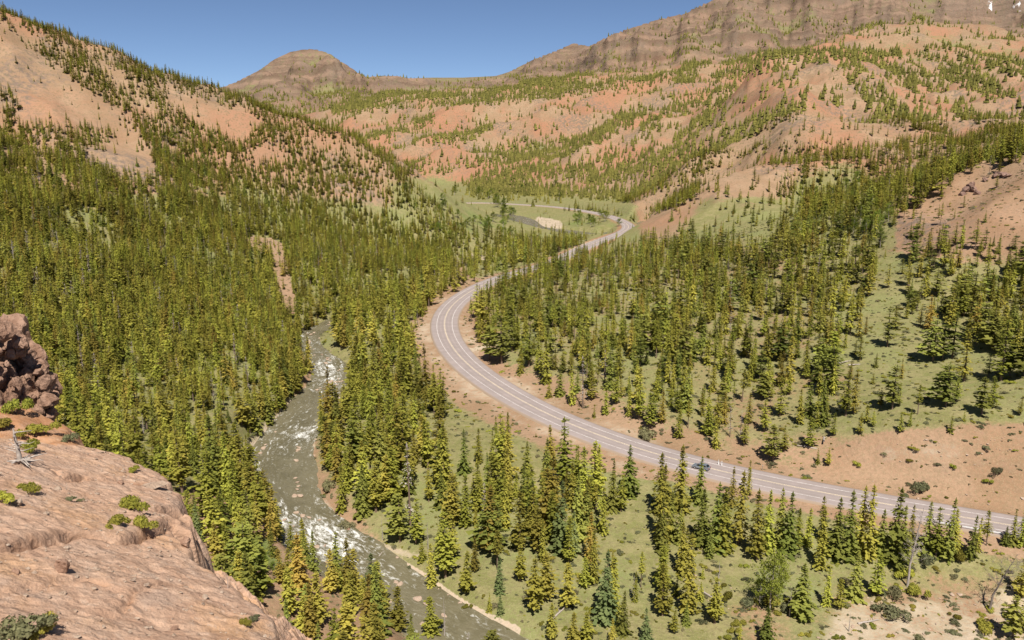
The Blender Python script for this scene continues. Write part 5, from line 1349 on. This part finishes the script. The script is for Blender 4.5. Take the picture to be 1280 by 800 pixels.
for s in (-1, 1):
    y0, y1 = .93 * s, .80 * s
    pane("side_window", [(1.0, y0 - .09 * s, 1.04), (.55, y1, 1.45), (-.3, y1, 1.47), (-.3, y0 - .09 * s, 1.04)])
    pane("side_window", [(-.4, y0 - .09 * s, 1.04), (-.4, y1, 1.47), (-1.5, y1, 1.48), (-1.95, y0 - .09 * s, 1.08)])
    bm = bmesh.new(); box(bm, 2.28, 2.40, s * .55, s * .86, .62, .78, .02); bm_obj("headlight", bm, M_LAMP, car)
    bm = bmesh.new(); box(bm, -2.43, -2.33, s * .62, s * .88, .72, .95, .02); bm_obj("tail_light", bm, M_RED, car)
    for xw in (1.45, -1.42):
        bm = bmesh.new(); bmesh.ops.create_cone(bm, cap_ends=True, segments=20, radius1=.34, radius2=.34, depth=.24, matrix=Matrix.Translation((xw, s * .84, .34)) @ Matrix.Rotation(R(90), 4, 'X'))
        w_ = bm_obj("wheel", bm, M_TYRE, car)
        bm = bmesh.new(); bmesh.ops.create_cone(bm, cap_ends=True, segments=16, radius1=.2, radius2=.2, depth=.03, matrix=Matrix.Translation((xw, s * .972, .34)) @ Matrix.Rotation(R(90), 4, 'X')); bm_obj("rim", bm, M_RIM, w_)
tag(car, "silver car driving on the road, partly behind roadside conifers", "car")
# guard rail along the near side at the right end
q0, t0_, z0_ = road_at(1165, 641, 0)
k0 = int(((ROAD - q0) ** 2).sum(1).argmin()); qe, _, _ = road_at(1275, 659, 0); k1 = int(((ROAD - qe) ** 2).sum(1).argmin()); k0, k1 = sorted((k0, k1))
seg = ROAD[k0:k1 + 1]; tt = np.gradient(seg, axis=0); tt /= np.linalg.norm(tt, axis=1)[:, None]; nn = np.stack([-tt[:, 1], tt[:, 0]], 1)
side = -1 if (np.hypot(*(seg + nn * -6).T) < np.hypot(*(seg + nn * 6).T)).all() else 1
ln = seg + nn * side * 6.3; zr2 = zf(np.hypot(*seg.T)) - .1
gr_ = empty("guard_rail", (ln[0][0], ln[0][1], zr2[0]))
L3 = np.column_stack([ln, zr2]) - np.array([ln[0][0], ln[0][1], zr2[0]])
V = []; 
for o_, h_ in ((0, .42), (.05, .50), (0, .57), (.05, .64), (0, .72), (-.03, .72), (.02, .64), (-.03, .57), (.02, .50), (-.03, .42)):
    V.append(L3 + np.column_stack([nn * side * -o_, np.full(len(L3), h_)]))
V = np.stack(V, 1); kk_ = V.shape[1]; ii = np.arange(len(L3) * kk_).reshape(len(L3), kk_)
F = np.stack([ii[:-1], ii[1:], np.roll(ii[1:], -1, 1), np.roll(ii[:-1], -1, 1)], -1).reshape(-1, 4)
obj("rail", mesh_np("rail", V.reshape(-1, 3), F, M_STEEL), gr_)
for i in range(0, len(L3), 1):
    bm = bmesh.new(); box(bm, -.09, .09, -.09, .09, -.6, .78, .01); p_ = bm_obj("post", bm, M_POST, gr_); p_.location = L3[i] + np.array([*(nn[i] * side * .14), 0])
    if i > 60: break
tag(gr_, "steel guard rail on wooden posts along the road's right end", "guard rail")
for px, py, lab in ((898, 582, "left one of two pale marker posts on the verge above the car"), (902, 584, "right one of two pale marker posts on the verge above the car"), (953, 588, "lone short dark post on the verge right of the marker posts")):
    x, y, z = ground_hit(px, py); e = empty("marker_post", (x, y, z))
    bm = bmesh.new(); box(bm, -.08, .08, -.05, .05, -.3, 1.7, .01); bm_obj("post", bm, M_WHITE if px < 950 else M_POST, e)
    bm = bmesh.new(); box(bm, -.11, .11, -.07, -.055, 1.25, 1.55, .004); bm_obj("reflector", bm, M_STEEL, e)
    tag(e, lab, "marker post")

# fallen trunks
for i, (px, py, ang, ln, lab) in enumerate(((1060,452,.5,9,"bleached fallen trunk at the edge of the open meadow"),(1072,456,.2,7,"shorter pale fallen trunk beside the bleached one at the meadow edge"),(1030,548,1.2,6,"pale log lying under the conifers above the red road cut"),(880,742,2.2,6,"grey log on the pale scrub below the snapped trunk"),
     (1085,778,.3,5,"weathered log among stones near the bottom right"),(1010,560,2.6,6,"thin log lying on the slope above the verge"),(700,766,1.0,6,"pale log on the ground between the bottom conifers"),(480,690,1.3,6,"white drift log on the bank by the lower rapids"))):
    x, y, z = ground_hit(px, py); e = empty("fallen_log", (x, y, z + .12), ang)
    v, f = tube_np([(-ln / 2, 0, 0), (-ln / 6, .06, .03), (ln / 6, -.05, .02), (ln / 2, .05, .0)], [.24, .2, .16, .08], 7); obj("trunk", mesh_np("trunk", v, f, M_GREY, None, True), e)
    L = []
    g = np.random.default_rng(700 + i)
    for q in range(7):
        t_ = g.uniform(-.2, .48) * ln; a = g.uniform(-1.2, 1.2); L.append(tube_np([(t_, 0, 0), (t_ + .3, math.sin(a) * .5, .25), (t_ + .5, math.sin(a) * .9, .35 + .2 * g.random())], [.05, .035, .012], 4))
    v, f = cat_geo(L); obj("branches", mesh_np("branches", v, f, M_GREY), e); tag(e, lab, "log")
